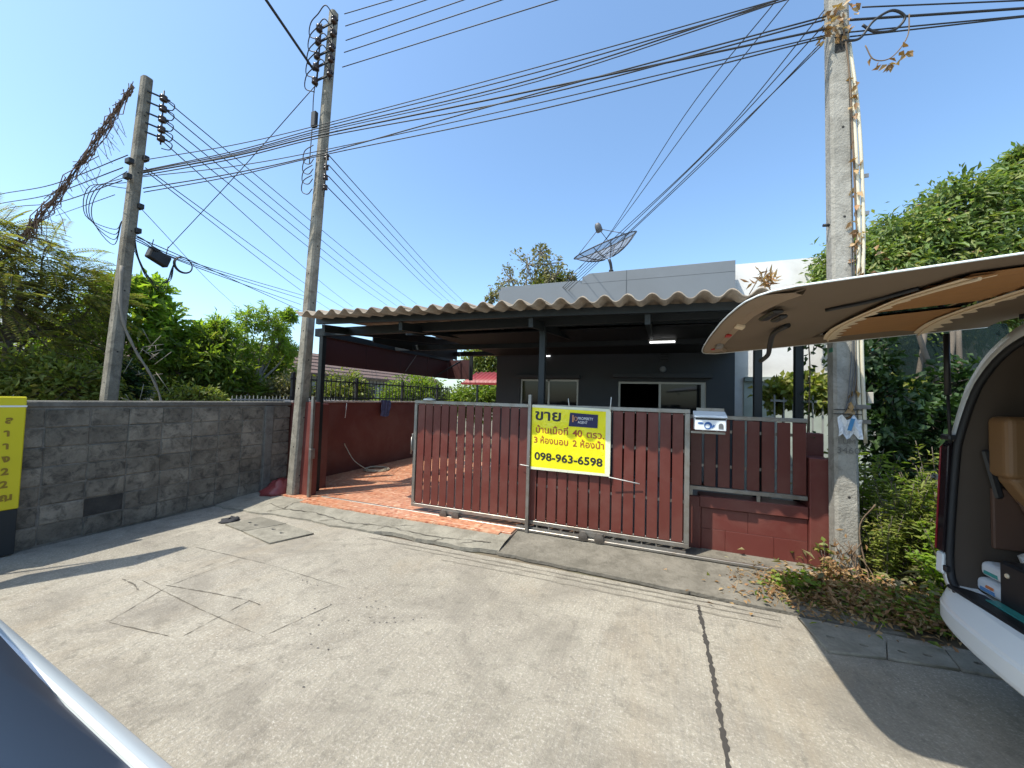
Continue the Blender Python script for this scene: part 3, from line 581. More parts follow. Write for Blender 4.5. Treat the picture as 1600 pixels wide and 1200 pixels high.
# ------------------------------------------------------------------ white neighbour house on the right
nh = thing('white_house', (4.2, 10.5, 0), 'white rendered neighbouring house to the right of the grey one', 'house')
bx('wall', WHITEWALL, nh, 1.302, 7.5, 8.14, 15, 0, 4.24); bx('band', mat('green_grey_band', (.20, .24, .22), .8), nh, 1.5, 7.5, 8.02, 8.139, 2.0, 2.08)
bx('lower_wall', mat('pale_green_wall', (.40, .46, .42), .85, dirt=(.2, .22, .2), dirt_amt=.4), nh, 1.5, 7.5, 8.09, 8.139, 0, 2.0)
hf = thing('bar_fence', (2.3, 6.55, 0), 'white bar fence half covered by a hedge, right of the carport', 'fence')
FW = mat('fence_white', (.30, .31, .30), .6)
for z_ in (.7, 1.62): bx('rail', FW, hf, 1.55, 4.6, 6.53, 6.56, z_, z_ + .03)
pb = MB().box(-.009, .009, -.009, .009, .3, 1.72).mesh('bar'); pb.materials.append(FW)
for k in range(26): inst('bar', pb, hf, (1.6 + .115 * k, 6.545, 0))
bx('plinth', mat('plinth', (.32, .31, .28), .9), hf, 1.55, 4.6, 6.5, 6.6, -.02, .35)
# ------------------------------------------------------------------ tiled house on the left and red awning
lh = thing('tiled_house', (-15, 10, 0), 'pale house with brown tiled roof half hidden by trees at left', 'house')
PALE = mat('pale_wall', (.36, .37, .36), .85, 0, .1, 1, 60, .1)
bx('wall', PALE, lh, -16, -12.6, 4.3, 19.5, 0, 2.35)
t = NT('brown_roof_tile'); a = t.noise(5, 3); wv = t.n('ShaderNodeTexWave'); wv.inputs['Scale'].default_value = 2.4; wv.bands_direction = 'Y'; t.l(t.pos, wv.inputs['Vector'])
t.base(t.mix(a, (.10, .06, .045), (.17, .105, .08))); t.set(.7); t.bump(wv.outputs['Fac'], .6, .03); TILE = t.m
for k in range(6): MB().prism([(-12.1 - .32 * k, 3.8, 2.26 + .165 * k), (-12.1 - .32 * k, 3.8, 2.32 + .165 * k), (-12.47 - .32 * k, 3.8, 2.47 + .165 * k), (-12.47 - .32 * k, 3.8, 2.41 + .165 * k)], (0, 16, 0)).build('roof_course', TILE, lh)
MB().prism([(-14.2, 3.85, 3.24), (-12.3, 3.85, 2.33), (-16.2, 3.85, 2.33)], (0, .12, 0)).build('gable', PALE, lh)
for y in (6, 9, 13.2, 16): 
    wq = bx('window', DARKGLASS, lh, -12.6, -12.585, y, y + 1.2, 1.0, 2.0); bx('frame', FW, wq, -12.585, -12.56, y - .05, y, .95, 2.05); bx('frame', FW, wq, -12.585, -12.56, y + 1.2, y + 1.25, .95, 2.05)
for k in range(6): MB().prism([(-16.3 + .32 * k, 3.8, 2.26 + .165 * k), (-16.3 + .32 * k, 3.8, 2.32 + .165 * k), (-15.93 + .32 * k, 3.8, 2.47 + .165 * k), (-15.93 + .32 * k, 3.8, 2.41 + .165 * k)], (0, 16, 0)).build('roof_course', TILE, lh)
aw = thing('red_awning', (-4.0, 9.3, 1.9), 'red corrugated awning beside the grey house', 'awning')
AWM = mat('red_sheet', (.22, .02, .018), .5, 0, .15, 5, 60, .05)
MB().grid([[(-5.0 + 1.58 * k / 60, 9.1 + .9 * q, 1.95 + .36 * q + .014 * math.sin(k * 1.26)) for k in range(61)] for q in (0, 1)]).build('sheet', AWM, aw, solid=.006); bx('fascia', AWM, aw, -5.0, -3.42, 9.06, 9.09, 1.90, 1.955); bx('support', BEAM, aw, -4.95, -4.9, 9.9, 9.95, 0, 2.3)
# far white picket fence behind the block wall
pf = thing('picket_fence', (-7.9, 6, 0), 'low white picket fence behind the grey block wall', 'fence')
p2 = MB().prism([(-.007, 0, .3), (.007, 0, .3), (.006, 0, 1.41), (0, 0, 1.47), (-.006, 0, 1.41)], (0, .012, 0)).mesh('picket'); p2.materials.append(FW)
for k in range(42): inst('picket', p2, pf, (-7.9, 5.0 + .085 * k, random.uniform(-.02, .0)), rot=(0, 0, R(90)))
for z_ in (.7, 1.36): bx('rail', FW, pf, -7.89, -7.86, 4.95, 8.6, z_, z_ + .03)
# ------------------------------------------------------------------ utility poles
HOLE = mat('bolt_hole', (.02, .018, .016), .9, bump=0)
PORC = mat('brown_porcelain', (.035, .018, .014), .25, 0, .2, 8, 60, 0)
def pole(label, base,  top, w0, d0, w1, d1, z1, pm=None):
    p = thing('utility_pole', (base[0], base[1], 0), label, 'pole', 'concrete utility poles')
    rows = []
    for k in range(9):
        f = k / 8; z = -.15 + (z1 + .15) * f; cx_ = base[0] + (top[0] - base[0]) * z / z1; cy_ = base[1] + (top[1] - base[1]) * z / z1
        w_, d_ = (w0 + (w1 - w0) * f) / 2, (d0 + (d1 - d0) * f) / 2; ch = .022
        rows.append([(cx_ + a, cy_ + b, z) for a, b in ((-w_ + ch, -d_), (w_ - ch, -d_), (w_, -d_ + ch), (w_, d_ - ch), (w_ - ch, d_), (-w_ + ch, d_), (-w_, d_ - ch), (-w_, -d_ + ch))])
    m = MB().grid(rows, False, True); m.f.append(tuple(len(m.v) - 8 + j for j in range(8))); m.sm.append(False)
    m.build('shaft', pm or POLE_C, p)
    for k in range(int(z1 / .42)):
        z = .35 + .42 * k; f = z / z1; cx_ = base[0] + (top[0] - base[0]) * f; cy_ = base[1] + (top[1] - base[1]) * f; d_ = (d0 + (d1 - d0) * f) / 2; w_ = (w0 + (w1 - w0) * f) / 2
        if k % 2: MB().lathe((cx_ + .01, cy_ - d_ + .002, z), (0, -1, 0), [(.011, 0), (.011, .0035)], 8).build('bolt_hole', HOLE, p)
        else: MB().lathe((cx_ + w_ - .002, cy_, z), (1, 0, 0), [(.011, 0), (.011, .0035)], 8).build('bolt_hole', HOLE, p)
    return p
def spool(p, c_, ax=(0, 0, 1), s=1.0): return MB().lathe(Vector(c_) - Vector(ax) * .045 * s, ax, [(.02 * s, 0), (.045 * s, .008 * s), (.045 * s, .03 * s), (.025 * s, .045 * s), (.045 * s, .06 * s), (.045 * s, .082 * s), (.02 * s, .09 * s)], 12).build('insulator', PORC, p)
P2 = pole('tall grey concrete pole left of the carport, carrying stacked insulators', (-4.92, 4.04), (-4.60, 4.04), .155, .165, .105, .115, 7.25)
P1 = pole('concrete pole standing behind the grey block wall', (-6.86, 2.72), (-6.86, 2.93), .17, .15, .12, .11, 5.97)
PR = pole('stout concrete pole with white pipes and paper tag, right of the gate', (1.578, 4.28), (1.52, 4.28), .18, .17, .14, .14, 7.6, POLE_P)
for k, z in enumerate((6.97, 6.77, 6.56, 6.39, 6.18)):
    f = z / 7.25; cx_ = -4.92 + .32 * f
    spool(P2, (cx_ + .16, 3.92, z)); spool(P2, (cx_ - .10, 3.90, z - .06))
    MB().bar((cx_ - .14, 3.95, z), (cx_ + .22, 3.93, z), .02, .025).build('rack_arm', BLACK, P2)
    MB().tube(smoothpts([(cx_ + .20, 3.88, z), (cx_ + .12, 3.80, z + .12), (cx_ - .02, 3.80, z + .04), (cx_ - .18, 3.82, z - .02), (cx_ - .24, 3.86, z - .16), (cx_ - .1, 3.9, z - .22)], 5), .008, 6).build('jumper_wire', CABLE, P2)
MB().tube([(-4.50, 3.93, 6.1), (-4.47, 3.93, 7.02)], .010, 6).build('rack_rod', BLACK, P2); MB().tube([(-4.74, 3.92, 6.05), (-4.70, 3.92, 7.0)], .012, 6).build('rack_rod', BLACK, P2)
MB().tube(smoothpts([(-4.74, 3.92, 6.25), (-4.76, 3.9, 5.9), (-4.78, 3.92, 5.5), (-4.80, 3.92, 4.9)], 5), .007, 5).build('down_wire', CABLE, P2)
bx('clamp_box', BLACK, P2, -4.80, -4.71, 3.90, 3.96, 5.45, 5.68, .01)
for k, z in enumerate((5.0, 4.85, 4.70, 4.55)):
    spool(P2, (-4.56, 4.0, z), s=.8)
    MB().tube(smoothpts([(-4.75, 3.93, z + .18), (-4.88, 3.9, z + .10), (-4.9, 3.9, z - .05), (-4.80, 3.92, z - .1), (-4.74, 3.94, z - .02)], 5), .007, 5).build('wire_loop', CABLE, P2)
MB().tube([(-4.55, 3.98, 4.4), (-4.53, 3.98, 5.12)], .009, 6).build('rack_rod', BLACK, P2)
GRN = mat('green_sticker', (.05, .20, .12), .6); PAP = mat('paper_sticker', (.45, .44, .42), .8, dirt=(.15, .14, .13), dirt_amt=.5, dirt_scale=20)
MB().add([(-4.812, 3.98, 1.86), (-4.812, 4.06, 1.86), (-4.808, 4.06, 1.95), (-4.808, 3.98, 1.95)], [(0, 1, 2, 3)]).build('sticker', GRN, P2, fixn=False)
MB().add([(-4.816, 3.975, 1.68), (-4.816, 4.07, 1.68), (-4.811, 4.07, 1.80), (-4.811, 3.975, 1.80)], [(0, 1, 2, 3)]).build('sticker', PAP, P2, fixn=False)
for k, z in enumerate((5.73, 5.58, 5.42, 5.27, 5.14)):
    y = 2.93 + .0; spool(P1, (-6.70, 3.06, z)); MB().bar((-6.80, 2.92, z + .03), (-6.66, 3.12, z + .0), .018, .018).build('rack_arm', BLACK, P1)
    MB().tube(smoothpts([(-6.70, 3.06, z), (-6.64, 3.16, z - .03), (-6.66, 3.15, z - .12), (-6.70, 3.07, z - .14)], 4), .007, 5).build('jumper_wire', CABLE, P1)
MB().tube([(-6.70, 3.06, 5.05), (-6.70, 3.06, 5.85)], .010, 6).build('rack_rod', BLACK, P1)
for z, dy in ((4.75, .08), (4.62, -.08), (4.4, -.09), (4.05, .06), (3.7, .05)): bx('bracket', BLACK, P1, -6.85, -6.74, 2.86 + dy - .03, 2.86 + dy + .03, z, z + .07, .006)
for k in range(4): MB().tube(smoothpts([(-6.78, 2.76, 4.5 - .08 * k), (-6.9, 2.55 - .03 * k, 4.15), (-6.9, 2.5 - .02 * k, 3.75), (-6.8, 2.68, 3.45 + .07 * k), (-6.78, 2.74, 3.8)], 6), .005, 5).build('slack_wire', CABLE, P1)
PIPE = mat('pvc_pipe', (.58, .53, .40), .5, 0, .12, 2, 60, .05, dirt=(.30, .26, .19), dirt_amt=.4)
for k, dx in enumerate((0, .033)):
    MB().tube(smoothpts([(1.60 + dx * .6, 4.24, 4.95), (1.635 + dx, 4.20, 4.2), (1.66 + dx, 4.19, 3.2), (1.64 + dx, 4.19, 2.2), (1.675 + dx, 4.22, 1.30 - .05 * k)], 8), .014, 10).build('conduit_pipe', PIPE, PR)
for z in (3.62, 3.28, 1.55, 1.42): bx('pipe_clip', STEEL, PR, 1.63, 1.735, 4.192, 4.20, z, z + .035)
bx('meter_plate', mat('beige_plate', (.46, .42, .34), .6), PR, 1.735, 1.775, 4.24, 4.30, 1.60, 1.70, .003); 
0 and MB().tube(smoothpts([(1.75, 4.25, 1.50), (1.84, 4.25, 1.50), (1.845, 4.25, 1.38), (1.75, 4.25, 1.36)], 5), .004, 6).build('wire_hoop', STEEL, PR)
for k in range(3): MB().tube(smoothpts([(1.60 + .02 * k, 4.185, 3.0), (1.61 + .012 * k, 4.18, 2.3), (1.58 + .02 * k, 4.18, 1.75), (1.55, 4.18, 1.52)], 6), .004, 5).build('down_wire', mat('grey_wire', (.10, .10, .10), .6), PR)
for z in (1.50, 1.54): MB().tube([(1.672, 4.19, z), (1.672, 4.37, z), (1.482, 4.37, z), (1.482, 4.188, z), (1.672, 4.188, z)], .004, 5).build('binding_wire', CABLE, PR)
tagp = MB().grid([[(1.50 + .17 * i / 6, 4.178 - .014 * math.sin(i * 1.3 + j), 1.30 + .17 * j / 5 + .03 * math.sin(i * 2.)) for i in range(7)] for j in range(6)], False).build('paper_tag', mat('white_paper', (.66, .68, .70), .8), PR, fixn=False)
MB().obox((1.585, 4.16, 1.41), (.014, .004, .055), (0, .25, 0)).build('blue_tab', mat('blue_plastic', (.06, .22, .42), .5), PR)
text_mesh('carved_number', '3460', .075, mat('carved_dark', (.16, .15, .13), .9, bump=0), PR, (1.495, 4.192, 1.155), (1, 0, 0), (0, 0, 1), width=.16, lift=.002)
text_mesh('carved_number', 'EUM', .06, MATS['carved_dark'], PR, (1.505, 4.192, 1.24), (1, 0, 0), (0, 0, 1), width=.12, lift=.002)
text_mesh('purple_marking', '12001', .04, mat('purple_ink', (.20, .05, .25), .7, bump=0), PR, (1.486, 4.262, 1.20), (0, 0, -1), (0, -1, 0), lift=-.008)
bx('green_mark', GRN, PR, 1.4775, 1.4805, 4.22, 4.30, 2.06, 2.10)
bx('knot', HOLE, PR, 1.50, 1.57, 4.200, 4.212, 4.85, 5.02)
MB().tube([(1.47, 4.26, 3.25), (1.42, 4.25, 3.25)], .014, 6).build('peg', BLACK, PR)
# ------------------------------------------------------------------ overhead cables
CABLES = [
 ('span_street',0.007,[(1.44,4.1,5.43),(-1.33,3.94,5.34),(-4.28,3.78,5.3),(-5.5,3.34,4.97),(-6.72,2.89,4.72)]),
 ('span_street',0.008,[(1.42,4.1,5.41),(-1.32,3.95,5.29),(-4.28,3.78,5.26),(-5.5,3.34,4.88),(-6.72,2.9,4.58)]),
 ('span_street',0.009,[(1.42,4.1,5.45),(-1.32,3.95,5.22),(-4.28,3.78,5.22),(-5.5,3.34,4.85),(-6.72,2.9,4.57)]),
 ('span_street',0.007,[(1.41,4.1,5.43),(-1.32,3.95,5.18),(-4.28,3.78,5.19),(-5.5,3.34,4.83),(-6.72,2.9,4.54)]),
 ('span_street',0.012,[(1.39,4.1,5.02),(-1.32,3.95,5.08),(-4.27,3.78,5.15),(-5.5,3.34,4.81),(-6.72,2.9,4.55)]),
 ('span_street',0.009,[(1.39,4.1,5.11),(-1.32,3.95,5.01),(-4.27,3.78,5.11),(-5.5,3.34,4.77),(-6.72,2.9,4.51)]),
 ('span_street',0.007,[(1.39,4.1,4.96),(-1.31,3.95,4.92),(-4.26,3.78,4.92),(-5.49,3.34,4.66),(-6.72,2.9,4.49)]),
 ('span_street',0.008,[(1.39,4.1,4.94),(-1.31,3.95,4.84),(-4.25,3.78,4.85),(-5.49,3.35,4.53),(-6.72,2.92,4.28)]),
 ('span_street',0.009,[(1.4,4.1,5.14),(-1.32,3.95,5.04),(-4.26,3.78,4.88),(-5.49,3.35,4.57),(-6.72,2.91,4.33)]),
 ('span_left',0.009,[(-6.85,2.78,4.75),(-9.43,2.93,4.89),(-12.0,3.07,5.24),(-14.06,3.19,5.43)]),
 ('span_left',0.009,[(-6.85,2.74,4.55),(-9.43,2.91,4.71),(-12.0,3.08,5.06),(-14.06,3.22,5.27)]),
 ('span_left',0.009,[(-6.85,2.74,4.37),(-9.43,3.01,4.63),(-12.0,3.28,5.1),(-14.06,3.49,5.39)]),
 ('span_left_thin',0.006,[(-6.85,2.68,4.14),(-10.5,3.33,4.71)]),
 ('span_right',0.013,[(1.61,4.2,5.13),(2.99,4.6,5.15),(4.38,5.0,5.18)]),
 ('span_right',0.008,[(1.58,4.2,5.02),(2.99,4.6,5.08),(4.4,5.0,5.15)]),
 ('span_right',0.008,[(1.61,4.2,4.97),(2.99,4.6,5.07),(4.38,5.0,5.16)]),
 ('span_right',0.008,[(1.7,4.2,5.22),(3.0,4.6,5.22),(4.29,5.0,5.23)]),
 ('span_top',0.008,[(-4.24,3.9,6.97),(-3.41,3.94,6.92),(-2.17,4.01,6.84)]),
 ('span_top',0.008,[(-4.21,3.9,6.78),(-2.92,3.94,6.72),(-0.99,3.99,6.65)]),
 ('span_top',0.008,[(-4.19,3.9,6.56),(-2.33,3.94,6.51),(0.47,4.01,6.44)]),
 ('span_top',0.008,[(-4.21,3.9,6.39),(-1.82,3.96,6.34),(1.77,4.04,6.26)]),
 ('span_top',0.008,[(-4.23,3.9,6.18),(-1.13,4.0,6.13),(3.52,4.15,6.05)]),
 ('span_thick',0.024,[(-4.72,3.85,6.24),(-4.53,2.99,6.34),(-4.34,2.12,6.44)]),
 ('stay',0.008,[(-4.68,3.85,5.99),(-6.34,3.85,4.96),(-8.0,3.85,4.0)]),
 ('span_far',0.010,[(-6.7,3.04,5.74),(-10.57,11.52,6.46),(-14.44,20.0,7.43)]),
 ('span_far',0.010,[(-6.7,3.07,5.59),(-11.01,11.54,6.38),(-15.32,20.0,7.4)]),
 ('span_far',0.010,[(-6.7,3.07,5.42),(-11.34,11.54,6.29),(-15.98,20.0,7.4)]),
 ('span_far',0.010,[(-6.7,3.06,5.26),(-11.73,11.53,6.26),(-16.76,20.0,7.49)]),
 ('span_far',0.010,[(-6.7,3.02,5.14),(-13.17,11.51,6.22),(-19.64,20.0,7.54)]),
 ('span_far2',0.009,[(-4.5,3.98,5.01),(-7.74,11.99,6.05),(-10.97,20.0,7.28)]),
 ('span_far2',0.009,[(-4.49,3.98,4.86),(-8.02,11.99,6.03),(-11.55,20.0,7.4)]),
 ('span_far2',0.009,[(-4.48,3.98,4.69),(-8.27,11.99,5.96),(-12.05,20.0,7.43)]),
 ('span_far2',0.009,[(-4.49,3.98,4.53),(-8.52,11.99,5.94),(-12.55,20.0,7.55)]),
 ('span_pair',0.009,[(-6.7,2.91,4.62),(-11.48,9.46,5.34),(-16.25,16.0,6.27)]),
 ('span_pair',0.009,[(-6.7,2.91,4.58),(-11.94,9.46,5.28),(-17.18,16.0,6.18)]),
 ('drop_left',0.009,[(-6.7,2.86,3.64),(-7.44,3.93,3.72),(-10.96,9.0,4.76)]),
 ('drop_left',0.009,[(-6.7,2.86,3.6),(-7.44,3.93,3.69),(-10.95,9.0,4.63)]),
 ('drop_left',0.009,[(-6.7,2.86,3.57),(-7.5,3.98,3.68),(-11.08,9.0,4.47)]),
 ('drop_left',0.009,[(-6.7,2.87,3.62),(-7.56,4.08,3.76),(-11.01,9.0,4.25)]),
 ('drop_left_thin',0.006,[(-6.7,2.91,4.02),(-10.58,5.95,4.31),(-14.45,9.0,4.71)]),
 ('drop_house',0.007,[(1.15,4.1,5.45),(0.43,5.12,5.2),(-0.78,6.82,4.62),(-1.62,8.0,4.4)]),
 ('drop_house',0.007,[(1.06,4.1,5.49),(0.28,5.17,5.27),(-0.89,6.77,4.47),(-1.78,8.0,4.28)]),
 ('drop_house',0.007,[(1.39,4.1,5.21),(0.59,4.99,4.7),(-0.72,6.45,4.32),(-2.1,8.0,3.91)]),
 ('drop_house',0.007,[(1.38,4.1,5.06),(0.62,4.95,4.69),(-0.66,6.4,4.29),(-2.07,8.0,3.88)]),
 ('drop_house',0.007,[(1.36,4.1,4.87),(0.53,5.05,4.59),(-0.6,6.35,4.24),(-2.04,8.0,3.86)]),
 ('drop_house',0.007,[(1.35,4.1,4.89),(0.62,4.95,4.59),(-0.55,6.34,4.25),(-1.96,8.0,3.84)]),
]
CAB_LABEL = dict(span_street=('black cable of the bundle strung between the three poles', 'cables strung between the poles'),
    span_left=('cable running left from the pole behind the block wall', 'cables leaving the left pole'), span_left_thin=('thin wire dropping left from the pole behind the block wall, below the other wires', None),
    span_right=('cable running right from the stout right pole', 'cables leaving the right pole'), span_top=('power wire from the insulators atop the tall pole to upper right', 'wires at the top of the tall pole'),
    span_thick=('thick black cable rising left from the top of the tall pole', None), stay=('single wire slanting down left from the tall pole to the black box', None),
    span_far=('wire sloping from the left pole insulators down behind the carport roof', 'wires from left pole into the distance'), span_far2=('wire sloping from the tall pole down behind the carport roof', 'wires from tall pole into the distance'),
    span_pair=('one of two wires sloping from the middle of the left pole', 'pair of wires from left pole'), drop_left=('sagging drop cable beside the black box near the left pole', 'drop cables by the black box'),
    drop_left_thin=('thin wire sloping from the left pole to the trees', None), drop_house=('service cable from the right pole down to the grey house roof', 'service cables to the house'))
ORD = {2: ['upper', 'lower'], 3: ['upper', 'middle', 'lower'], 4: ['topmost', 'second', 'third', 'lowest'], 5: ['topmost', 'second', 'third', 'fourth', 'lowest'], 6: ['leftmost', 'second', 'third', 'fourth', 'fifth', 'rightmost'], 9: ['first', 'second', 'third', 'fourth', 'thick fifth', 'sixth', 'seventh', 'ninth and lowest', 'eighth']}
CNT = {}
for g_, r_, pts in CABLES: CNT.setdefault(g_, [0, 0])[1] += 1
def cab_label(g_):
    k, n = CNT[g_]; CNT[g_][0] += 1; l_ = CAB_LABEL[g_][0]
    if n == 1: return l_
    return ORD[n][k] + (' black cable from the top' if n == 9 else '') + ' of ' + {2: 'two', 3: 'three', 4: 'four', 5: 'five', 6: 'six', 9: 'the nine'}[n] + ' ' + CAB_PL[g_]
CAB_PL = dict(span_street='strung between the three poles', span_left='cables running left from the left pole', span_right='cables running right from the stout right pole', span_top='power wires from the tall pole top to upper right',
    span_far='wires sloping from the left pole behind the carport roof', span_far2='wires sloping from the tall pole behind the carport roof', span_pair='wires sloping from the middle of the left pole', drop_left='sagging drop cables beside the splice box', drop_house='service cables from right pole to the house roof')
for g_, r_, pts in CABLES:
    o = MB().tube(smoothpts(pts, 8) if len(pts) > 2 else pts, r_ * .78, 6).build('overhead_cable', CABLE)
    tag(o, cab_label(g_), 'cable', CAB_LABEL[g_][1])
jb = thing('splice_box', (-7.0, 3.3, 3.4), 'black splice box hanging from the cables beside the left pole', 'splice box')
MB().obox((-7.02, 3.27, 3.52), (.05, .14, .09), (R(-18), 0, R(10))).build('case', BLACK, jb, .015)
for dy in (-.09, .09): MB().tube([(-7.02, 3.27 + dy, 3.6 - dy * .3), (-7.0, 3.28 + dy, 3.74 - dy * .2)], .006, 5).build('hook', CABLE, jb)
cc = thing('cable_coil', (-6.95, 3.55, 3.3), 'coiled black cable ring hanging beside the splice box', 'cable coil')
for k in range(3): MB().tube([(-6.95 + .01 * k, 3.55 + (.125 - .006 * k) * math.cos(a), 3.49 + (.125 - .005 * k) * math.sin(a)) for a in [i * 2 * math.pi / 28 for i in range(29)]], .008, 6, False).build('loop', CABLE, cc)
sw = thing('slack_cables', (-7, 3.2, 3), 'thin slack cable loops drooping under the splice box', 'cable')
for k in range(6): MB().tube(smoothpts([(-6.85, 2.92, 3.62 - .03 * k), (-6.95, 3.02 + .02 * k, 3.4 - .05 * k), (-7.0, 3.2 + .03 * k, 3.16 - .03 * k), (-7.0, 3.42, 3.2 + .03 * k), (-6.98, 3.45, 3.5)], 6), .0045, 5).build('loop', CABLE, sw)
cr = thing('cable_loop', (1.85, 4.25, 4.9), 'loose black cable loop on the right side of the stout pole', 'cable')
MB().tube(smoothpts([(1.55, 4.18, 4.93), (1.68, 4.2, 4.93), (1.78, 4.2, 5.06), (1.92, 4.22, 5.13), (2.02, 4.25, 5.06), (1.95, 4.25, 4.97), (1.80, 4.22, 4.97), (1.70, 4.2, 5.05)], 7), .011, 7).build('loop', CABLE, cr)
MB().tube(smoothpts([(1.72, 4.2, 4.85), (1.78, 4.2, 4.7), (1.9, 4.2, 4.68), (2.02, 4.22, 4.85), (2.05, 4.25, 5.08)], 6), .005, 5).build('vine_stem', mat('dry_stem', (.16, .11, .07), .9), cr)
# ------------------------------------------------------------------ vegetation
BARK = mat('bark', (.13, .105, .08), .9, 0, .35, 12, 60, .6, .01); BARKP = mat('pale_bark', (.24, .21, .17), .9, 0, .3, 9, 60, .5, .008); DRY = mat('dry_stem', (.16, .11, .07), .9)
LF_MID = leafmat('leaf_mid', [(.10, .15, .028), (.15, .215, .038), (.21, .28, .052), (.11, .18, .032), (.27, .26, .07)])
LF_BRI = leafmat('leaf_bright', [(.15, .24, .034), (.22, .33, .05), (.29, .38, .065), (.17, .28, .04), (.34, .34, .08)])
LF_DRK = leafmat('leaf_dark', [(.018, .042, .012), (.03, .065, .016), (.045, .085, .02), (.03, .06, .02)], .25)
LF_FEA = leafmat('leaf_feather', [(.14, .18, .05), (.20, .22, .065), (.25, .245, .085), (.31, .25, .105), (.16, .20, .055)], .4)
LF_OLV = leafmat('leaf_olive', [(.14, .15, .06), (.18, .18, .08), (.24, .22, .11), (.16, .15, .07), (.28, .24, .13)], .3)
LF_DRY = leafmat('leaf_dry', [(.28, .16, .07), (.40, .26, .12), (.20, .11, .05), (.33, .17, .075), (.46, .34, .19)], .2)
LF_CRP = leafmat('leaf_creeper', [(.07, .12, .03), (.13, .20, .055), (.19, .26, .08), (.10, .16, .04), (.27, .28, .09), (.15, .22, .06)], .35)
LF_YEL = leafmat('leaf_yellowgreen', [(.17, .21, .035), (.23, .26, .055), (.12, .17, .03), (.29, .26, .08)], .35)
def unit(n):
    v = RNG.normal(size=(n, 3)); return v / np.linalg.norm(v, axis=1)[:, None]
def crown_pts(clusters, twigs, per, spread=.10, inner=.35):
    """leaf bases along twigs that fan out from every cluster centre"""
    P, D, tw = [], [], []
    for (c_, r_) in clusters:
        c_ = np.array(c_, float); r_ = np.array(r_ if hasattr(r_, '__len__') else (r_,) * 3, float)
        u = unit(twigs); rad = RNG.uniform(.72, 1.08, (twigs, 1)); tip = c_ + u * r_ * rad
        for k in range(twigs):
            f = RNG.uniform(inner, 1.0, per); b = c_ + (tip[k] - c_) * f[:, None] + RNG.normal(size=(per, 3)) * spread * r_.mean()
            P.append(b); d = (tip[k] - c_); d = d / (np.linalg.norm(d) + 1e-9); D.append(np.repeat(d[None], per, 0) + RNG.normal(size=(per, 3)) * .75 + np.array([0, 0, -.25])); tw.append((c_, tip[k]))
    return np.concatenate(P), np.concatenate(D), tw
def wood(base, fork, clusters, r0, m, root, twigs=(), twr=.006, bend=.25, n_tw=60):
    mb = MB(); base, fork = Vector(base), Vector(fork)
    md = base.lerp(fork, .5) + Vector((random.uniform(-.1, .1), random.uniform(-.1, .1), 0)) * bend
    pts = smoothpts([base, md, fork], 6); mb.tube(pts, [r0 * (1 - .45 * i / (len(pts) - 1)) for i in range(len(pts))], 9)
    for (c_, r_) in clusters:
        c_ = Vector(c_); q = fork.lerp(c_, .5) + Vector((random.uniform(-1, 1), random.uniform(-1, 1), random.uniform(-.2, .6))) * bend * .5
        pts = smoothpts([fork, q, c_], 5); mb.tube(pts, [r0 * .5 * (1 - .75 * i / (len(pts) - 1)) for i in range(len(pts))], 6)
    tw = list(twigs); random.shuffle(tw)
    for a, b in tw[:n_tw]: mb.tube([a, (np.array(a) + np.array(b)) / 2 + RNG.normal(size=3) * .03, b], [twr * 1.6, twr * 1.2, twr * .5], 4, False)
    return mb.build('trunk', m, root)
def tree(name, label, cat, base, fork, clusters, twigs, per, L, W, lm, bm2=BARK, r0=.09, group=None, spread=.10, inner=.35, n_tw=80, twr=.006, upn=1.0):
    root = thing(name, base, label, cat, group)
    P, D, tw = crown_pts(clusters, twigs, per, spread, inner); n = len(P)
    wood(base, fork, clusters, r0, bm2, root, tw, twr, n_tw=n_tw)
    s = RNG.uniform(.6, 1.25, n); N = RNG.normal(size=(n, 3)) * .7 + np.array([0, 0, upn])
    leafmesh('crown', P, D, N, L * s, W * s, lm, root); return root
# feathery tree, far left
ft = thing('feathery_tree', (-9.2, 2.5, 0), 'feathery fine-leaved tree with arching fronds at the far left', 'tree')
FC = [((-9.0, 2.75, 3.5), .55), ((-9.2, 3.15, 3.35), .5), ((-9.0, 2.2, 3.55), .6), ((-9.3, 1.6, 3.3), .7), ((-8.8, 2.35, 2.75), .55), ((-9.1, 2.9, 2.55), .5), ((-9.2, 1.9, 2.3), .6), ((-9.0, 3.35, 2.95), .4), ((-9.0, 2.5, 3.15), .6), ((-9.1, 3.0, 3.1), .5), ((-8.9, 2.1, 2.9), .6), ((-9.0, 2.6, 2.1), .6), ((-9.2, 3.3, 2.3), .45), ((-9.1, 2.3, 3.75), .4)]
P, D, N, Ls, Ws, tws = [], [], [], [], [], []
for c_, r_ in FC:
    c_ = np.array(c_)
    for k in range(46):
        u = unit(1)[0]; u[2] = u[2] * .75 + .05; u /= np.linalg.norm(u); st_ = c_ + u * r_ * RNG.uniform(.2, .75); Lf = RNG.uniform(.42, .72)
        sd2 = np.cross(u, [0, 0, 1]); sd2 /= np.linalg.norm(sd2) + 1e-9; tws.append((c_, st_)); prev = st_
        for q in range(17):
            f = q / 16; p_ = st_ + u * Lf * f + np.array([0, 0, -.30 * Lf * f * f]); 
            for sg in (-1, 1):
                P.append(p_); D.append(sd2 * sg + u * .45 + np.array([0, 0, -.15])); N.append(np.array([0, 0, 1]) + RNG.normal(size=3) * .2); Ls.append(.115 * (1 - .5 * abs(f - .4))); Ws.append(.020)
        tws.append((st_, st_ + u * Lf + np.array([0, 0, -.3 * Lf])))
wood((-9.25, 2.45, 0), (-9.05, 2.5, 2.2), FC, .085, BARK, ft, tws, .004, .5, 400)
leafmesh('crown', P, D, N, Ls, Ws, LF_FEA, ft, .1)
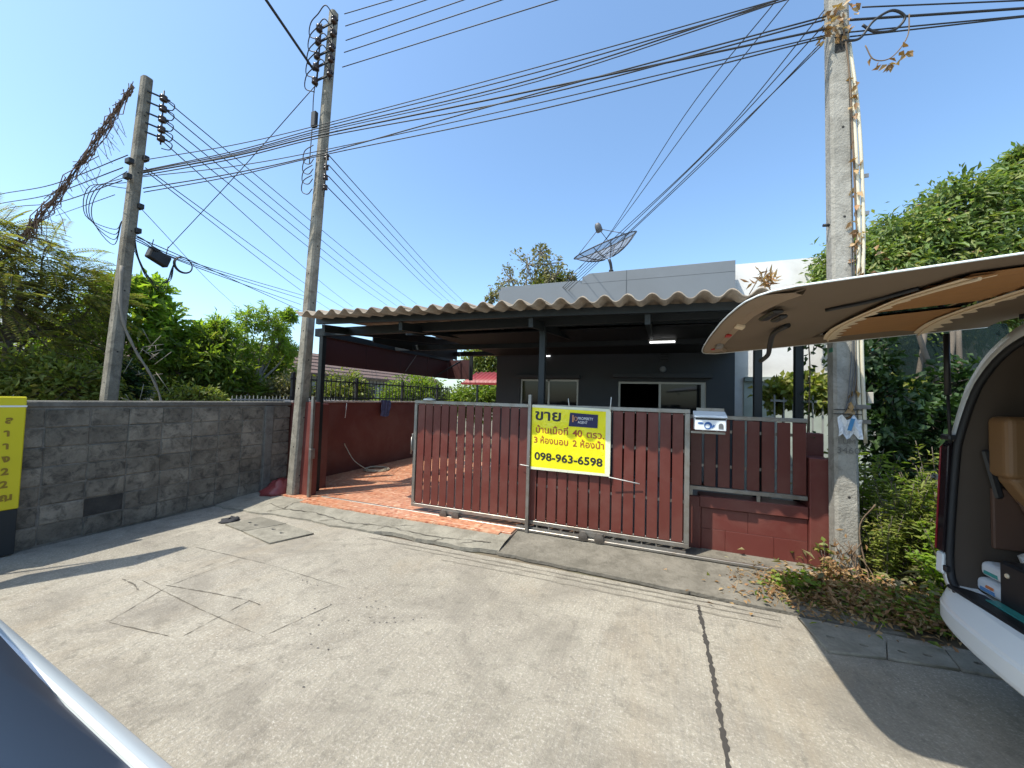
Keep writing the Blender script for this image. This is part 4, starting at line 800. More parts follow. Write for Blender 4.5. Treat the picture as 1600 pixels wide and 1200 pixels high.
tree('broadleaf_tree', 'bright green broadleaf tree behind the left pole', 'tree', (-10.1, 4.5, 0), (-10.1, 4.45, 1.9),
     [((-10.0, 4.3, 3.1), .62), ((-10.2, 4.9, 3.0), .55), ((-9.9, 3.8, 2.9), .6), ((-10, 4.4, 2.45), .75), ((-10, 5.1, 2.4), .55), ((-10.1, 3.6, 2.2), .6), ((-10, 4.6, 3.55), .36), ((-9.9, 4.05, 3.45), .35), ((-10.0, 5.45, 2.75), .3)], 46, 18, .17, .075, LF_BRI, r0=.10, spread=.12)
tree('mango_tree', 'dense dark green tree left of the upright bushy tree', 'tree', (-9.4, 5.3, 0), (-9.4, 5.3, 1.3),
     [((-9.4, 5.3, 2.2), .55), ((-9.3, 5.8, 2.0), .5), ((-9.5, 4.9, 1.9), .5), ((-9.3, 5.4, 1.5), .6), ((-9.3, 6.1, 1.5), .5), ((-9.5, 5.5, 2.65), .4)], 50, 18, .19, .055, LF_MID, r0=.09)
tree('upright_tree', 'upright multi-branched bushy tree just left of the tall pole', 'tree', (-9.6, 6.6, 0), (-9.6, 6.6, 1.7),
     [((-9.6, 6.3, 3.3), .38), ((-9.5, 6.8, 3.45), .40), ((-9.7, 7.2, 3.25), .38), ((-9.6, 6.0, 2.85), .38), ((-9.6, 7.45, 3.7), .20), ((-9.4, 7.0, 2.8), .36), ((-9.6, 5.65, 3.05), .25), ((-9.6, 6.5, 2.5), .4), ((-9.5, 7.4, 2.7), .3)], 44, 18, .13, .03, LF_BRI, BARKP, .07, n_tw=200, twr=.005)
def bush(name, label, c_, r_, twigs, per, L, W, lm, group=None, cat='bush', base_z=0.0, bm2=BARK):
    return tree(name, label, cat, (c_[0], c_[1], base_z), (c_[0], c_[1], max(base_z + .1, c_[2] - r_[2] * .5)), [(c_, r_), ((c_[0] + r_[0] * .45, c_[1] + .2 * r_[1], c_[2] + .1 * r_[2]), tuple(v * .6 for v in r_)), ((c_[0] - r_[0] * .4, c_[1] - .3 * r_[1], c_[2] - .15 * r_[2]), tuple(v * .65 for v in r_))], twigs, per, L, W, lm, bm2, .04, group, .13)
bush('shrub', 'olive shrub behind the wall beneath the upright tree', (-9.0, 6.9, 1.5), (.6, .8, .65), 70, 16, .12, .04, LF_OLV)
bush('shrub', 'low green shrub under the feathery tree', (-8.6, 2.7, 1.45), (.55, 1.1, .7), 100, 18, .11, .045, LF_YEL)
bush('shrub', 'low yellow-green shrub right of the pole behind the wall', (-8.4, 4.5, 1.30), (.4, .7, .42), 60, 16, .11, .04, LF_YEL)
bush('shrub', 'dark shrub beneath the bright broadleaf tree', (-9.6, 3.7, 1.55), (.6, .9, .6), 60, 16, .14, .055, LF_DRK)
bush('shrub', 'tall leafy shrub filling the gap left of the tall pole', (-10.6, 7.4, 2.3), (.7, 1.1, .9), 90, 16, .14, .05, LF_MID)
bush('shrub', 'broad shrub between the broadleaf and upright trees', (-10.9, 5.9, 2.3), (.6, 1.0, .8), 80, 16, .14, .055, LF_MID)
bush('shrub', 'shrub hiding the tiled house at the far left', (-10.6, 2.6, 1.7), (.6, 1.0, .8), 80, 16, .14, .055, LF_MID)
bush('garden_bush', 'leafy bush behind the black railing, nearest the post', (-8.2, 8.1, 1.55), (.6, .8, .75), 80, 18, .12, .05, LF_YEL)
bush('garden_bush', 'wide leafy bush seen above the open end of the gate', (-7.4, 10.2, 1.5), (1.1, .9, .95), 120, 18, .13, .055, LF_MID)
bush('garden_bush', 'dark leafy bush against the grey house corner', (-5.4, 10.9, 1.5), (1.1, .8, .8), 110, 18, .13, .055, LF_MID)
bush('garden_bush', 'tall green foliage above the red awning', (-5.7, 12.4, 2.9), (1.0, .9, 1.2), 110, 18, .14, .06, LF_YEL)
tree('roof_tree', 'sparse pale tree rising behind the roof of the grey house', 'tree', (-5.6, 16.2, 0), (-5.6, 16.2, 5.4),
     [((-5.6, 16, 7.7), .75), ((-4.7, 16.2, 7.7), .65), ((-6.4, 16, 7.1), .65), ((-4.3, 16, 7.0), .6), ((-5.4, 16.3, 6.8), .7), ((-6.9, 16.1, 6.5), .55), ((-7.4, 16.1, 6.3), .3), ((-5.0, 16, 8.2), .4), ((-3.6, 16.1, 6.9), .25)], 24, 7, .19, .085, LF_OLV, BARKP, .14, inner=.6, spread=.16, n_tw=220, twr=.013)
bush('roof_bush', 'round dense green treetop just above the house roof', (-4.75, 16.6, 6.7), (.8, .7, .75), 90, 18, .2, .08, LF_YEL, cat='tree')
# right side: heap of creeper over a tree
mv = thing('creeper_heap', (4.6, 7.9, 0), 'tall heap of green creeper over a tree above the raised tailgate', 'creeper')
MC = [((2.95, 7.75, 3.75), (.55, .6, .6)), ((3.75, 8.0, 4.35), (.6, .7, .5)), ((4.5, 8.1, 4.75), (.6, .7, .5)), ((3.3, 7.9, 3.75), (.75, .8, .65)), ((4.1, 8.0, 3.95), (.9, .9, .75)), ((4.9, 8.1, 4.25), (1.0, .9, .85)), ((5.7, 8.2, 4.6), (1.0, 1.0, .9)), ((6.5, 8.3, 4.5), (1.1, 1, 1.2)), ((4.2, 7.7, 3.2), (1.0, .7, .7)), ((5.3, 7.6, 3.5), (1.2, .7, .8)), ((3.3, 7.6, 2.85), (.7, .6, .6)), ((5.35, 8.2, 5.35), (.35, .4, .35)), ((5.0, 8, 5.0), (.25, .3, .25))]
P, D, tw = crown_pts(MC, 190, 22, .13, .66); n = len(P); s = RNG.uniform(.45, 1.5, n)
wood((4.0, 7.9, 0), (4.0, 7.9, 2.3), MC, .13, BARKP, mv, tw, .006, n_tw=120)
leafmesh('crown', P, D + np.array([0, -.3, -.5]), RNG.normal(size=(n, 3)) * .6 + np.array([0, -.4, .8]), .105 * s, .036 * s, LF_CRP, mv)
k = RNG.choice(n, 60); tag(leafmesh('dry_tufts', P[k] + np.array([0, -.12, .08]), unit(60), unit(60), .10, .06, LF_DRY, mv), kind='stuff')
lt_ = MB()
for a, b in (((3.25, 6.8, 0), (3.35, 6.7, 2.6)), ((3.35, 6.7, 1.4), (3.75, 6.9, 2.9)), ((3.55, 6.6, .2), (3.6, 6.55, 2.7)), ((3.6, 6.55, 1.3), (3.15, 6.5, 2.7))):
    lt_.tube(smoothpts([a, (np.array(a) + np.array(b)) / 2 + RNG.normal(size=3) * .06, b], 5), [.045 - .002 * q for q in range(11)], 8)
lt_.build('stem', BARK, mv)
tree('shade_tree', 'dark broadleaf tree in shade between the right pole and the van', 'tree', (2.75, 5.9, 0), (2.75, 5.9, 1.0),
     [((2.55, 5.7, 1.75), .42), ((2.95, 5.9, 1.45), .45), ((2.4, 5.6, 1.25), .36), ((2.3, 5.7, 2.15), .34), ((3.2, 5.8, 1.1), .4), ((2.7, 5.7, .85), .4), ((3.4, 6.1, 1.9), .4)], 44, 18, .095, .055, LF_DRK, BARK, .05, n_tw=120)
NETM = NT('shade_net'); t = NETM; t.base((.006, .016, .015)); t.set(.8, 0, .2); t_ = t.n('ShaderNodeBsdfTransparent'); m_ = t.n('ShaderNodeMixShader'); m_.inputs[0].default_value = .12
t.l(t.b.outputs[0], m_.inputs[1]); t.l(t_.outputs[0], m_.inputs[2]); t.l(m_.outputs[0], t.out.inputs['Surface'])
sn = thing('shade_net', (3.2, 6.9, 1.2), 'dark green shade net hanging behind the tailgate', 'net')
MB().grid([[(2.35 + 2.0 * i / 16 + .25 * (1 - j / 8), 7.0 + .05 * math.sin(i * 1.1 + j * .4), 1.25 + .5 * abs(i / 16 - .45) + (1.5 - .5 * abs(i / 16 - .45)) * j / 8) for i in range(17)] for j in range(9)]).build('sheet', t.m, sn, fixn=False)
TEAL = mat('teal_net', (.006, .09, .07), .7)
MB().grid([[(2.5 + .5 * i / 16, 6.97 + .04 * math.sin(i * 1.3), 2.42 + .07 * j + .03 * math.sin(i * .9)) for i in range(17)] for j in range(2)]).build('teal_strip', TEAL, sn, fixn=False)
# hedge on the bar fence
hd = thing('hedge', (2.3, 6.7, .9), 'leafy yellow-green hedge growing over the white bar fence', 'hedge')
P, D, tw = crown_pts([((1.75 + .32 * k, 6.72, 1.72 + .06 * math.sin(k * 2)), (.3, .26, .26)) for k in range(9)], 60, 12, .15, .3); n = len(P)
leafmesh('foliage', P, D, RNG.normal(size=(n, 3)) + np.array([0, -.4, .7]), .11, .075, LF_YEL, hd)
sm_ = MB()
for a, b in random.sample(tw, 60): sm_.tube([a, b], .006, 4, False)
for k in range(9): sm_.tube([(1.75 + .32 * k, 6.72, 0.3), (1.75 + .32 * k, 6.72, 1.8)], .014, 5)
sm_.build('stems', BARK, hd)
# climbing leaves on the corner post of the carport
vn = thing('hanging_vine', (1.5, 4.75, 1.3), 'dark vine hanging beside the right carport post', 'vine')
P = np.array([[1.44 + .03 * math.sin(k * 1.7), 4.70, 2.35 - .045 * k] for k in range(26)] + [[1.62 + RNG.normal() * .09, 4.9, 2.22 + RNG.normal() * .09] for _ in range(26)])
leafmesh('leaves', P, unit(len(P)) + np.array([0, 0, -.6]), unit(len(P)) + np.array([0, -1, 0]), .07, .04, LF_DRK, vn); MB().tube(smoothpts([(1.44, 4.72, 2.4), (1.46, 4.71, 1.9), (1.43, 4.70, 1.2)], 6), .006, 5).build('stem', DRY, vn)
# weeds beside the right pole
def weed(label, c_, h, n_st, per, L, W, lm, spread=.25):
    o = thing('weed', (c_[0], c_[1], 0), label, 'weed'); mb = MB(); P, D, N = [], [], []
    for k in range(n_st):
        a = random.uniform(0, 6.28); rr = random.uniform(.15, 1) * spread; hh = h * random.uniform(.55, 1.05)
        p = smoothpts([(c_[0] + .2 * rr * math.cos(a), c_[1] + .2 * rr * math.sin(a), 0), (c_[0] + .6 * rr * math.cos(a), c_[1] + .6 * rr * math.sin(a), hh * .6), (c_[0] + rr * math.cos(a) * 1.2, c_[1] + rr * math.sin(a) * 1.2, hh)], 6)
        mb.tube(p, .003, 5)
        for q in range(per):
            f = random.uniform(.25, 1); i = min(len(p) - 1, int(f * (len(p) - 1))); P.append(np.array(p[i]) + RNG.normal(size=3) * .02); d = unit(1)[0]; d[2] = abs(d[2]) * .5 - .15; D.append(d); N.append(np.array([0, 0, 1]) + RNG.normal(size=3) * .5)
    mb.build('stems', BARK, o); n = len(P); leafmesh('leaves', P, D, N, L * RNG.uniform(.6, 1.3, n), W * RNG.uniform(.7, 1.2, n), lm, o); return o
weed('tall yellow-green weed between the right pole and the van', (2.05, 4.45), 1.0, 22, 60, .075, .017, LF_YEL, .30)
weed('bushy bright weed close to the van tail lamp', (2.18, 4.1), .62, 20, 55, .055, .028, LF_BRI, .26)
weed('darker leafy weed behind the right pole', (1.95, 4.95), 1.15, 20, 50, .075, .034, LF_MID, .36)
weed('straggling weed growing beyond the van corner', (2.45, 4.7), 1.2, 20, 55, .075, .022, LF_YEL, .32)
weed('leafy bright weed filling the gap beside the van tail lamp', (2.3, 4.45), 1.05, 24, 50, .07, .026, LF_MID, .34)
weed('fine pale weed at the right foot of the stout pole', (1.85, 4.25), .7, 18, 50, .06, .02, LF_YEL, .22)
weed('small green sprig at the foot of the gate pillar', (1.44, 4.28), .34, 5, 7, .06, .035, LF_YEL, .07)
# creeping ground vines with dry litter (uncountable)
def ground_cover(name, label, n, cx_, cy_, sx, sy, zmax, L, W, lm, cat):
    x = RNG.normal(cx_, sx, n); y = RNG.normal(cy_, sy, n); z = np.abs(RNG.normal(0, zmax, n)) * np.exp(-((x - cx_) / (2.2 * sx)) ** 2)
    P = np.stack([x, y, z + .012], 1); D = unit(n); D[:, 2] = D[:, 2] * .4 + .1; return tag(leafmesh(name, P, D, unit(n) * .6 + np.array([0, 0, 1]), L * RNG.uniform(.5, 1.3, n), W * RNG.uniform(.6, 1.3, n), lm), label, cat, kind='stuff')
ground_cover('dry_litter', 'dry brown leaf litter around the foot of the right pole', 5600, 1.58, 3.86, .40, .17, .06, .055, .022, LF_DRY, 'litter')
ground_cover('creeper_patch', 'low green creeper spreading over the verge by the van', 1500, 1.85, 3.78, .40, .17, .09, .048, .028, LF_MID, 'ground cover')
ground_cover('ivy_patch', 'small ivy patch left of the right pole on the apron', 420, 1.13, 3.86, .12, .07, .07, .055, .042, LF_BRI, 'ground cover')
ground_cover('verge_weeds', 'mixed low weeds on the verge behind the right pole', 4200, 2.6, 5.0, .75, .55, .16, .10, .04, LF_OLV, 'ground cover')
tg_ = MB()
for k in range(420):
    x, y = random.gauss(1.55, .36), random.gauss(3.92, .16); a = random.uniform(0, 6.28); l_ = random.uniform(.08, .26); h_ = random.uniform(.01, .10)
    tg_.tube([(x, y, .012), (x + .5 * l_ * math.cos(a), y + .5 * l_ * math.sin(a) * .6, .015 + h_), (x + l_ * math.cos(a), y + l_ * math.sin(a) * .6, .012 + h_ * random.random())], .0022, 3, False)
tag(tg_.build('dry_tangle', mat('straw', (.34, .23, .12), .9, 0, .4, 30, 60, 0)), 'tangle of dry straw stems at the foot of the right pole', 'dry stems', kind='stuff')
ds = thing('dry_vine', (1.62, 4.15, 0), 'dead brown vine climbing the right pole', 'vine'); mb = MB()
for k in range(9): mb.tube(smoothpts([(1.45 + .03 * k, 4.05 - .02 * k, .01), (1.50 + .02 * k + random.uniform(-.05, .05), 4.10, .22), (1.54 + random.uniform(-.1, .12), 4.15, .36 + .06 * random.random())], 5), .004, 4)
mb.tube(smoothpts([(1.70, 4.1, .0), (1.64, 4.17, .5), (1.72, 4.1, .75)], 6), .006, 5); mb.tube(smoothpts([(1.63, 4.19, 1.7), (1.655, 4.19, 2.6), (1.63, 4.19, 3.6), (1.60, 4.19, 4.6), (1.55, 4.18, 5.1)], 8), .008, 5)
mb.build('stems', DRY, ds)
P = [(1.655 + random.gauss(0, .02), 4.18, random.uniform(2.45, 3.15)) for _ in range(46)] + [(1.64 + random.gauss(0, .02), 4.18, random.uniform(3.1, 4.6)) for _ in range(22)] + [(1.53 + random.gauss(0, .07), 4.17, random.uniform(4.95, 5.3)) for _ in range(40)] + [(1.60 + random.gauss(0, .02), 4.17, random.uniform(1.5, 1.8)) for _ in range(9)] + [(1.80 + .04 * k, 4.2, 3.0 - .07 * k) for k in range(6)] + [(1.9 + .13 * math.cos(a), 4.22, 4.78 + .14 * math.sin(a)) for a in [random.uniform(3.2, 6.5) for _ in range(16)]] + [(1.40, 4.14, 5.0 + random.gauss(0, .06)) for _ in range(12)]
leafmesh('leaves', P, unit(len(P)) + np.array([0, 0, -.8]), unit(len(P)) + np.array([0, -.8, 0]), .075, .042, LF_DRY, ds)
P = [(1.46 + random.gauss(0, .08), 4.07 + random.gauss(0, .04), abs(random.gauss(0, .16))) for _ in range(240)]; tag(leafmesh('litter', P, unit(240), unit(240), .06, .02, LF_DRY, ds), kind='stuff')
rv = thing('roof_dry_plant', (.98, 3.75, 2.45), 'dry brown weed on the right end of the canopy roof', 'weed'); P = [(.86 + random.gauss(0, .05), 3.75, 2.60 + abs(random.gauss(0, .04))) for _ in range(46)]
leafmesh('leaves', P, unit(46) + np.array([0, 0, .3]), unit(46), .10, .022, LF_DRY, rv); MB().tube([(.72, 3.7, 2.50), (.80, 3.68, 2.66)], .004, 4).build('stem', DRY, rv); MB().tube([(.9, 3.75, 2.46), (.87, 3.75, 2.62)], .004, 4).build('stem', DRY, rv)
# vine-covered guy wire and dead branch at the left pole
gw = thing('vine_guy_wire', (-7.8, 2.5, 1.4), 'guy wire wrapped in dead purple-brown vine running up to the left pole', 'guy wire')
gpts = smoothpts([(-10.2, 1.95, 2.5), (-9.0, 2.33, 3.35), (-8.0, 2.50, 4.15), (-7.2, 2.70, 5.25), (-6.9, 2.80, 5.78)], 10)
MB().tube(gpts, .008, 6).build('wire', CABLE, gw); DV = mat('dead_vine', (.17, .115, .085), .95, 0, .4, 30, 90, .3); mb = MB()
for k in range(170):
    i = random.randint(0, len(gpts) - 4); p = gpts[i]; q = gpts[min(len(gpts) - 1, i + random.randint(2, 5))]; j_ = lambda s_: Vector([random.gauss(0, s_) for _ in range(3)]); sc2 = .012 + .05 * (1 - i / len(gpts))
    mb.tube([p + j_(sc2), p.lerp(q, .5) + j_(sc2) - Vector((0, 0, random.uniform(0, .10))), q + j_(sc2)], .0055, 4, False)
for k in range(60):
    p = gpts[random.randint(3, len(gpts) - 8)]; e_ = p + Vector((random.gauss(0, .05), random.gauss(.10, .1), -random.uniform(.08, .42))); mb.tube([p, p.lerp(e_, .5) + Vector((0, random.gauss(0, .05), 0)), e_], .0035, 4, False)
mb.build('vine', DV, gw)
db = thing('dead_branch', (-6.95, 3.3, 1.2), 'dead branch leaning from the left pole down to the block wall', 'branch')
MB().tube(smoothpts([(-6.80, 2.78, 3.2), (-6.78, 2.80, 2.55), (-6.76, 2.95, 2.1), (-6.72, 3.15, 1.7), (-6.7, 3.28, 1.25), (-6.68, 3.33, .2)], 7), [.020 - .0003 * k + .003 * math.sin(k * 1.7) for k in range(36)], 7).build('stem', BARKP, db); mb = MB()
for k in range(26):
    a = Vector((-6.75, 2.92 + random.random() * .3, 2.2 - random.random() * .9)); mb.tube([a, a + Vector((random.gauss(0, .05), random.gauss(.08, .12), random.gauss(0, .12)))], .004, 4)
mb.build('twigs', BARKP, db)
# ------------------------------------------------------------------ white van with raised tailgate
VW = mat('van_white', (.76, .79, .78), .22, 0, .03, 2, 60, 0, spec=.6); BEIGE = mat('van_trim_beige', (.17, .122, .080), .7, 0, .12, 4, 90, .1); BEIGED = mat('van_trim_brown', (.085, .042, .025), .7, 0, .1, 4, 90, .1)
TAN = mat('tan_curtain', (.36, .175, .060), .8, 0, .12, 5, 120, .2); CREAM = mat('cream_trim', (.72, .58, .40), .8, 0, .12, 12, 90, .2); BLKP = mat('black_plastic', (.016, .017, .019), .45, 0, .2, 8, 60, .05)
VC = 2.28
van = thing('white_van', (3.9, VC, 0), 'white van parked at right with its tailgate raised', 'van')
def ip(tab, z):
    for (a, b), (c_, d_) in zip(tab[:-1], tab[1:]):
        if z <= c_: return b + (d_ - b) * (z - a) / (c_ - a)
    return tab[-1][1]
XR = [(.0, 1.60), (.7, 1.625), (1.35, 1.665), (1.7, 1.725), (1.9, 1.785), (2.2, 1.89)]
def xr(z): return ip(XR, z)
OH = [(0, .46), (.66, .46), (.80, .50), (.862, .62), (.872, .9), (.865, 1.35), (.825, 1.70), (.735, 1.93), (.52, 2.06), (0, 2.11)]
IH = [(0, .50), (.66, .50), (.745, .53), (.793, .62), (.805, .9), (.795, 1.35), (.75, 1.66), (.65, 1.87), (.45, 1.97), (0, 2.01)]
def loop(H, dx=0., k=1.0, X=None):
    h = [Vector((a * k, z, 0)) for a, z in H]; s_ = smoothpts(h, 5); pts = [(p.x, p.y) for p in s_]
    full = [(VC + a, z) for a, z in pts] + [(VC - a, z) for a, z in reversed(pts)][1:-1]
    return [((xr(z) + dx) if X is None else X, y, z) for y, z in full]
MB().grid([loop(IH, .015), loop(IH, -.002, 1.01), loop(OH, .004, .99), loop(OH, .02)], True, True).build('rear_frame', VW, van)
MB().grid([loop(OH, .02), loop(OH, .08, 1.006), loop(OH, X=3.2, k=1.012), loop(OH, X=5.9, k=1.0), loop([(a * .9, .5 + (z - .5) * .62) for a, z in OH], X=6.35)], True, True).build('body', VW, van)
MB().tube(loop(IH, .012) + loop(IH, .012)[:1], .019, 8, False).build('door_seal', BLACK, van)
MB().grid([loop(IH, .015, .995), loop(IH, .07, .965), loop(IH, .14, .95), loop(IH, X=5.6, k=.95)], True, True).build('interior_trim', mat('van_interior_brown', (.05, .034, .022), .75, 0, .12, 4, 90, .1), van)
bx('bulkhead', BEIGED, van, 5.5, 5.6, 1.5, 3.05, .5, 2.0)
MB().box(1.59, 1.71, VC - .76, VC + .76, .520, .540).build('sill_mat', BLKP, van, .01); bx('load_floor', mat('van_floor', (.30, .27, .21), .8), van, 1.71, 5.4, VC - .76, VC + .76, .507, .53)
# bumper
prof = [(.20, .537), (.105, .533), (.070, .518), (.022, .462), (.010, .447), (.006, .432), (.0, .425), (.0, .35), (.004, .330), (.018, .314), (.05, .303), (.20, .30)]
rows = []
for k in range(97):
    dy = -.885 + 1.77 * k / 96; q = abs(dy) / .885; sh = .06 * q ** 10 + .10 * q ** 2.5; rows.append([(1.49 + dx + sh - .08 * q ** 3 * (dx > .09), VC + dy, z + .03 * q ** 4 * (z < .35) + .02 * q ** 6 * (z > .45)) for dx, z in prof])
MB().grid(rows, False).build('rear_bumper', VW, van, fixn=False)
for sg in (-1, 1):   # bumper ends rise under the lamps
    y0 = VC + sg * .885
    MB().grid([[(xx + .0, y0 - sg * (.085 * (1 - f)) - sg * .02 * f * 0, z) for xx, z in ((1.70, .33), (1.70, .70))] for f in (0, 1)] , False).build('bumper_corner', VW, van, fixn=False)
    MB().prism([(1.66, y0 - sg * .008, .56), (1.598, y0 - sg * .03, .58), (1.603, y0 - sg * .03, .70), (1.66, y0 - sg * .008, .70)], (0, -sg * .062, 0)).build('bumper_horn', VW, van, .008)
    lp = MB().prism([(1.606, y0 - sg * .028, .705), (1.636, y0 - sg * .030, 1.345), (1.66, y0 - sg * .02, 1.375), (1.70, y0 - sg * .012, 1.36), (1.70, y0 - sg * .012, .705)], (0, -sg * .058, 0)).build('tail_lamp', mat('smoked_lamp', (.012, .008, .010), .12, 0, .1, 5, 60, 0, .6), van, .006)
    MB().prism([(1.602, y0 - sg * .016, .71), (1.632, y0 - sg * .018, 1.33), (1.66, y0 - sg * .008, 1.36), (1.66, y0 - sg * .006, .71)], (0, -sg * .012, 0)).build('red_lens', mat('red_lens', (.22, .012, .02), .15, 0, .1, 5, 60, 0, .6), lp, .004)
    bx('lamp_cap', BLKP, van, 1.635, 1.70, *sorted((y0 - sg * .02, y0 - sg * .10)), 1.378, 1.41, .006)
    MB().tube([(1.63, y0 - sg * .10, 2.02), (1.635, y0 - sg * .095, 1.65)], .015, 8).build('gas_strut', BLKP, van); MB().tube([(1.635, y0 - sg * .095, 1.66), (1.648, y0 - sg * .085, 1.36)], .008, 8).build('strut_rod', BLACK, van)
    bx('striker_recess', BLKP, van, 1.603, 1.625, *sorted((y0 - sg * .115, y0 - sg * .085)), .60, .635, .004)
    MB().lathe((1.578, y0 - sg * .13, .53), (-1, 0, 0), [(.012, 0), (.012, .004)], 10).build('bumper_plug', BLKP, van)
    for xw in (2.75, 5.2):
        w_ = MB().lathe((xw, y0 - sg * .20, .33), (0, sg, 0), [(.20, 0), (.32, .01), (.33, .05), (.33, .15), (.31, .19), (.20, .195)], 28).build('wheel', BLACK, van); MB().lathe((xw, y0 - sg * .01, .33), (0, sg, 0), [(.20, -.02), (.19, .005), (.05, .012)], 20).build('rim', ALU, w_)
    for x0_, x1_ in ((2.1, 3.2), (3.3, 4.4), (4.5, 5.4)): bx('side_window', DARKGLASS, van, x0_, x1_, *sorted((VC + sg * .868, VC + sg * .882)), 1.25, 1.75, .003)
bx('underside', BLKP, van, 1.75, 6.2, VC - .80, VC + .80, .32, .46)
# interior furniture
bx('trim_panel', BEIGED, van, 1.79, 2.4, VC + .735, VC + .762, .78, 1.12, .006); bx('wheel_arch_box', BEIGE, van, 1.9, 3.0, VC + .62, VC + .78, .52, .70, .03)
st = thing('folded_seat', (2.2, VC + .6, .52), None, None); st.parent = van; st.location = Vector((2.2, VC + .6, .52)) - wloc(van)
SEAT = mat('tan_seat', (.20, .105, .042), .55, 0, .08, 5, 90, .15)
MB().obox((2.11, VC + .675, 1.36), (.34, .075, .17), (0, 0, 0)).build('seat_back', SEAT, st, .035); MB().obox((2.08, VC + .675, 1.02), (.16, .06, .30), (0, -.55, 0)).build('seat_cushion', SEAT, st, .03)
MB().tube([(1.80, VC + .70, 1.25), (2.00, VC + .70, .80)], .018, 8).build('seat_frame', BEIGED, st); MB().obox((1.79, VC + .735, 1.20), (.02, .010, .14), (0, -.2, 0)).build('seat_hinge', BLKP, st, .01)
bx('parcel_shelf', SEAT, van, 1.98, 2.5, VC + .35, VC + .75, 1.62, 1.66, .01)
# tailgate
TY = [(1.41, .40), (1.43, .345), (1.47, .312), (1.54, .288), (1.65, .274), (1.85, .264), (2.27, .262), (2.7, .272), (2.95, .288), (3.08, .31), (3.13, .35), (3.15, .40)]
def tz(X): return 1.918 + .094 * (X - .28)
def tpt(u, k):
    y, xt = TY[k]; return xt + u * (1.86 - xt), y
def recess(X, y):
    e = min(1, max(0, (y - 1.41) / .5)) * min(1, max(0, (3.15 - y) / .07)); xt = ip(TY, y); a = min(1, max(0, (X - xt) / .10)); b = min(1, max(0, (X - xt - .13) / .09))
    return (.006 + .028 * a - .018 * b) * e + .02 * min(1, max(0, (X - .80) / .10)) * min(1, max(0, (1.50 - X) / .1)) * e
US = [0, .015, .04, .075, .1, .13, .16, .2, .25, .3, .36, .42, .48, .54, .6, .68, .76, .84, .92, 1.0]
YF_ = [1.41, 1.43, 1.47, 1.54, 1.62, 1.75, 1.9, 2.1, 2.28, 2.45, 2.65, 2.8, 2.92, 3.0, 3.06, 3.11, 3.15]
tg = thing('tailgate', (1.86, VC, 2.06), None, None); tg.parent = van; tg.location = Vector((1.86, VC, 2.06)) - wloc(van); tg['label'] = 'raised tailgate with beige inner trim and tan curtains'
def row(u, f): return [(lambda X: (X, y, f(X, y, u)))(ip(TY, y) + u * (1.86 - ip(TY, y))) for y in YF_]
inner = MB().grid([row(u, lambda X, y, u: tz(X) + recess(X, y)) for u in US]).build('inner_trim', BEIGE, tg, fixn=False)
def outz(X, y, u):
    e = min(1, max(0, (y - 1.41) / .5)) * min(1, max(0, (3.15 - y) / .4)) * min(1, u / .18); return tz(X) + recess(X, y) + .004 + .07 * e
LIP = mat('tailgate_lip_beige', (.29, .21, .14), .6, 0, .1, 4, 90, .1)
MB().grid([[(ip(TY, y) + d, y, tz(ip(TY, y) + d) + recess(ip(TY, y) + d, y) - h_) for y in YF_[2:-1]] for d, h_ in ((.012, .002), (.05, .004), (.10, .010), (.125, .022), (.135, .004))], False).build('lip_strip', LIP, tg, fixn=False)
outer = MB().grid([row(u, outz) for u in US]); 
rim_in = row(0, lambda X, y, u: tz(X) + recess(X, y)); rim_out = row(0, outz); outer.grid([rim_in, rim_out])
for j in (0, -1):
    a_ = [row(u, lambda X, y, u: tz(X) + recess(X, y))[j] for u in US]; b_ = [row(u, outz)[j] for u in US]; outer.grid([a_, b_])
outer.build('outer_panel', VW, tg, fixn=False)
e_ = [rim_in[k] for k in range(len(rim_in))]; e_ = [row(1 - k / 10, lambda X, y, u: tz(X))[0] for k in range(10)] + e_ + [row(k / 10, lambda X, y, u: tz(X))[-1] for k in range(1, 11)]
MB().tube(e_, .003, 6).build('white_edge', VW, tg)
def tin(X, y, d=0.): return (X, y, tz(X) + recess(X, y) - d)
MB().grid([[tin(X, y, .004) for y in (1.62, 1.9, 2.2, 2.5, 2.8, 3.04)] for X in (.95, 1.1, 1.25, 1.40)], False).build('window_glass', DARKGLASS, tg, fixn=False)
def bow(y, x0): return x0 + .16 * ((y - 2.1) / .95) ** 2 * (1 if y > 2.1 else .75)
for y0, y1 in ((1.60, 2.27), (2.40, 3.06)):
    MB().grid([[tin(bow(y0 + (y1 - y0) * j / 20, .88) + (.46) * i / 8, y0 + (y1 - y0) * j / 20, .010 + .004 * math.sin(j * 2.2)) for j in range(21)] for i in range(9)]).build('curtain', TAN, tg, fixn=False)
for x0 in (.885, 1.34):
    rows = []
    for j in range(73):
        y = 1.60 + 1.47 * j / 72; X = bow(y, x0); rows.append([tin(X - .026, y, .020), tin(X + .010, y, .028), tin(X + .052 + .016 * math.sin(j * 1.05), y, .022)])
    MB().grid(rows).build('pleated_heading', CREAM, tg, fixn=False)
    MB().tube([tin(bow(1.58 + .05 * j, x0) - .002, 1.58 + .05 * j, .03) for j in range(31)], .006, 6).build('curtain_wire', CREAM, tg)
hd_ = MB().obox(tin(.44, 1.86, .022), (.022, .085, .008), (0, 0, R(6))).build('grip_recess', BLKP, tg, .008); MB().obox(tin(.475, 1.88, .030), (.016, .05, .008), (0, 0, R(6))).build('grip_lip', BLKP, hd_, .006)
MB().obox(tin(.375, 2.80, .022), (.022, .04, .014), (0, 0, 0)).build('latch', STEEL, tg, .004); MB().obox(tin(.37, 2.42, .018), (.014, .03, .006)).build('red_reflector', mat('red_plastic', (.42, .02, .015), .35), tg, .003)
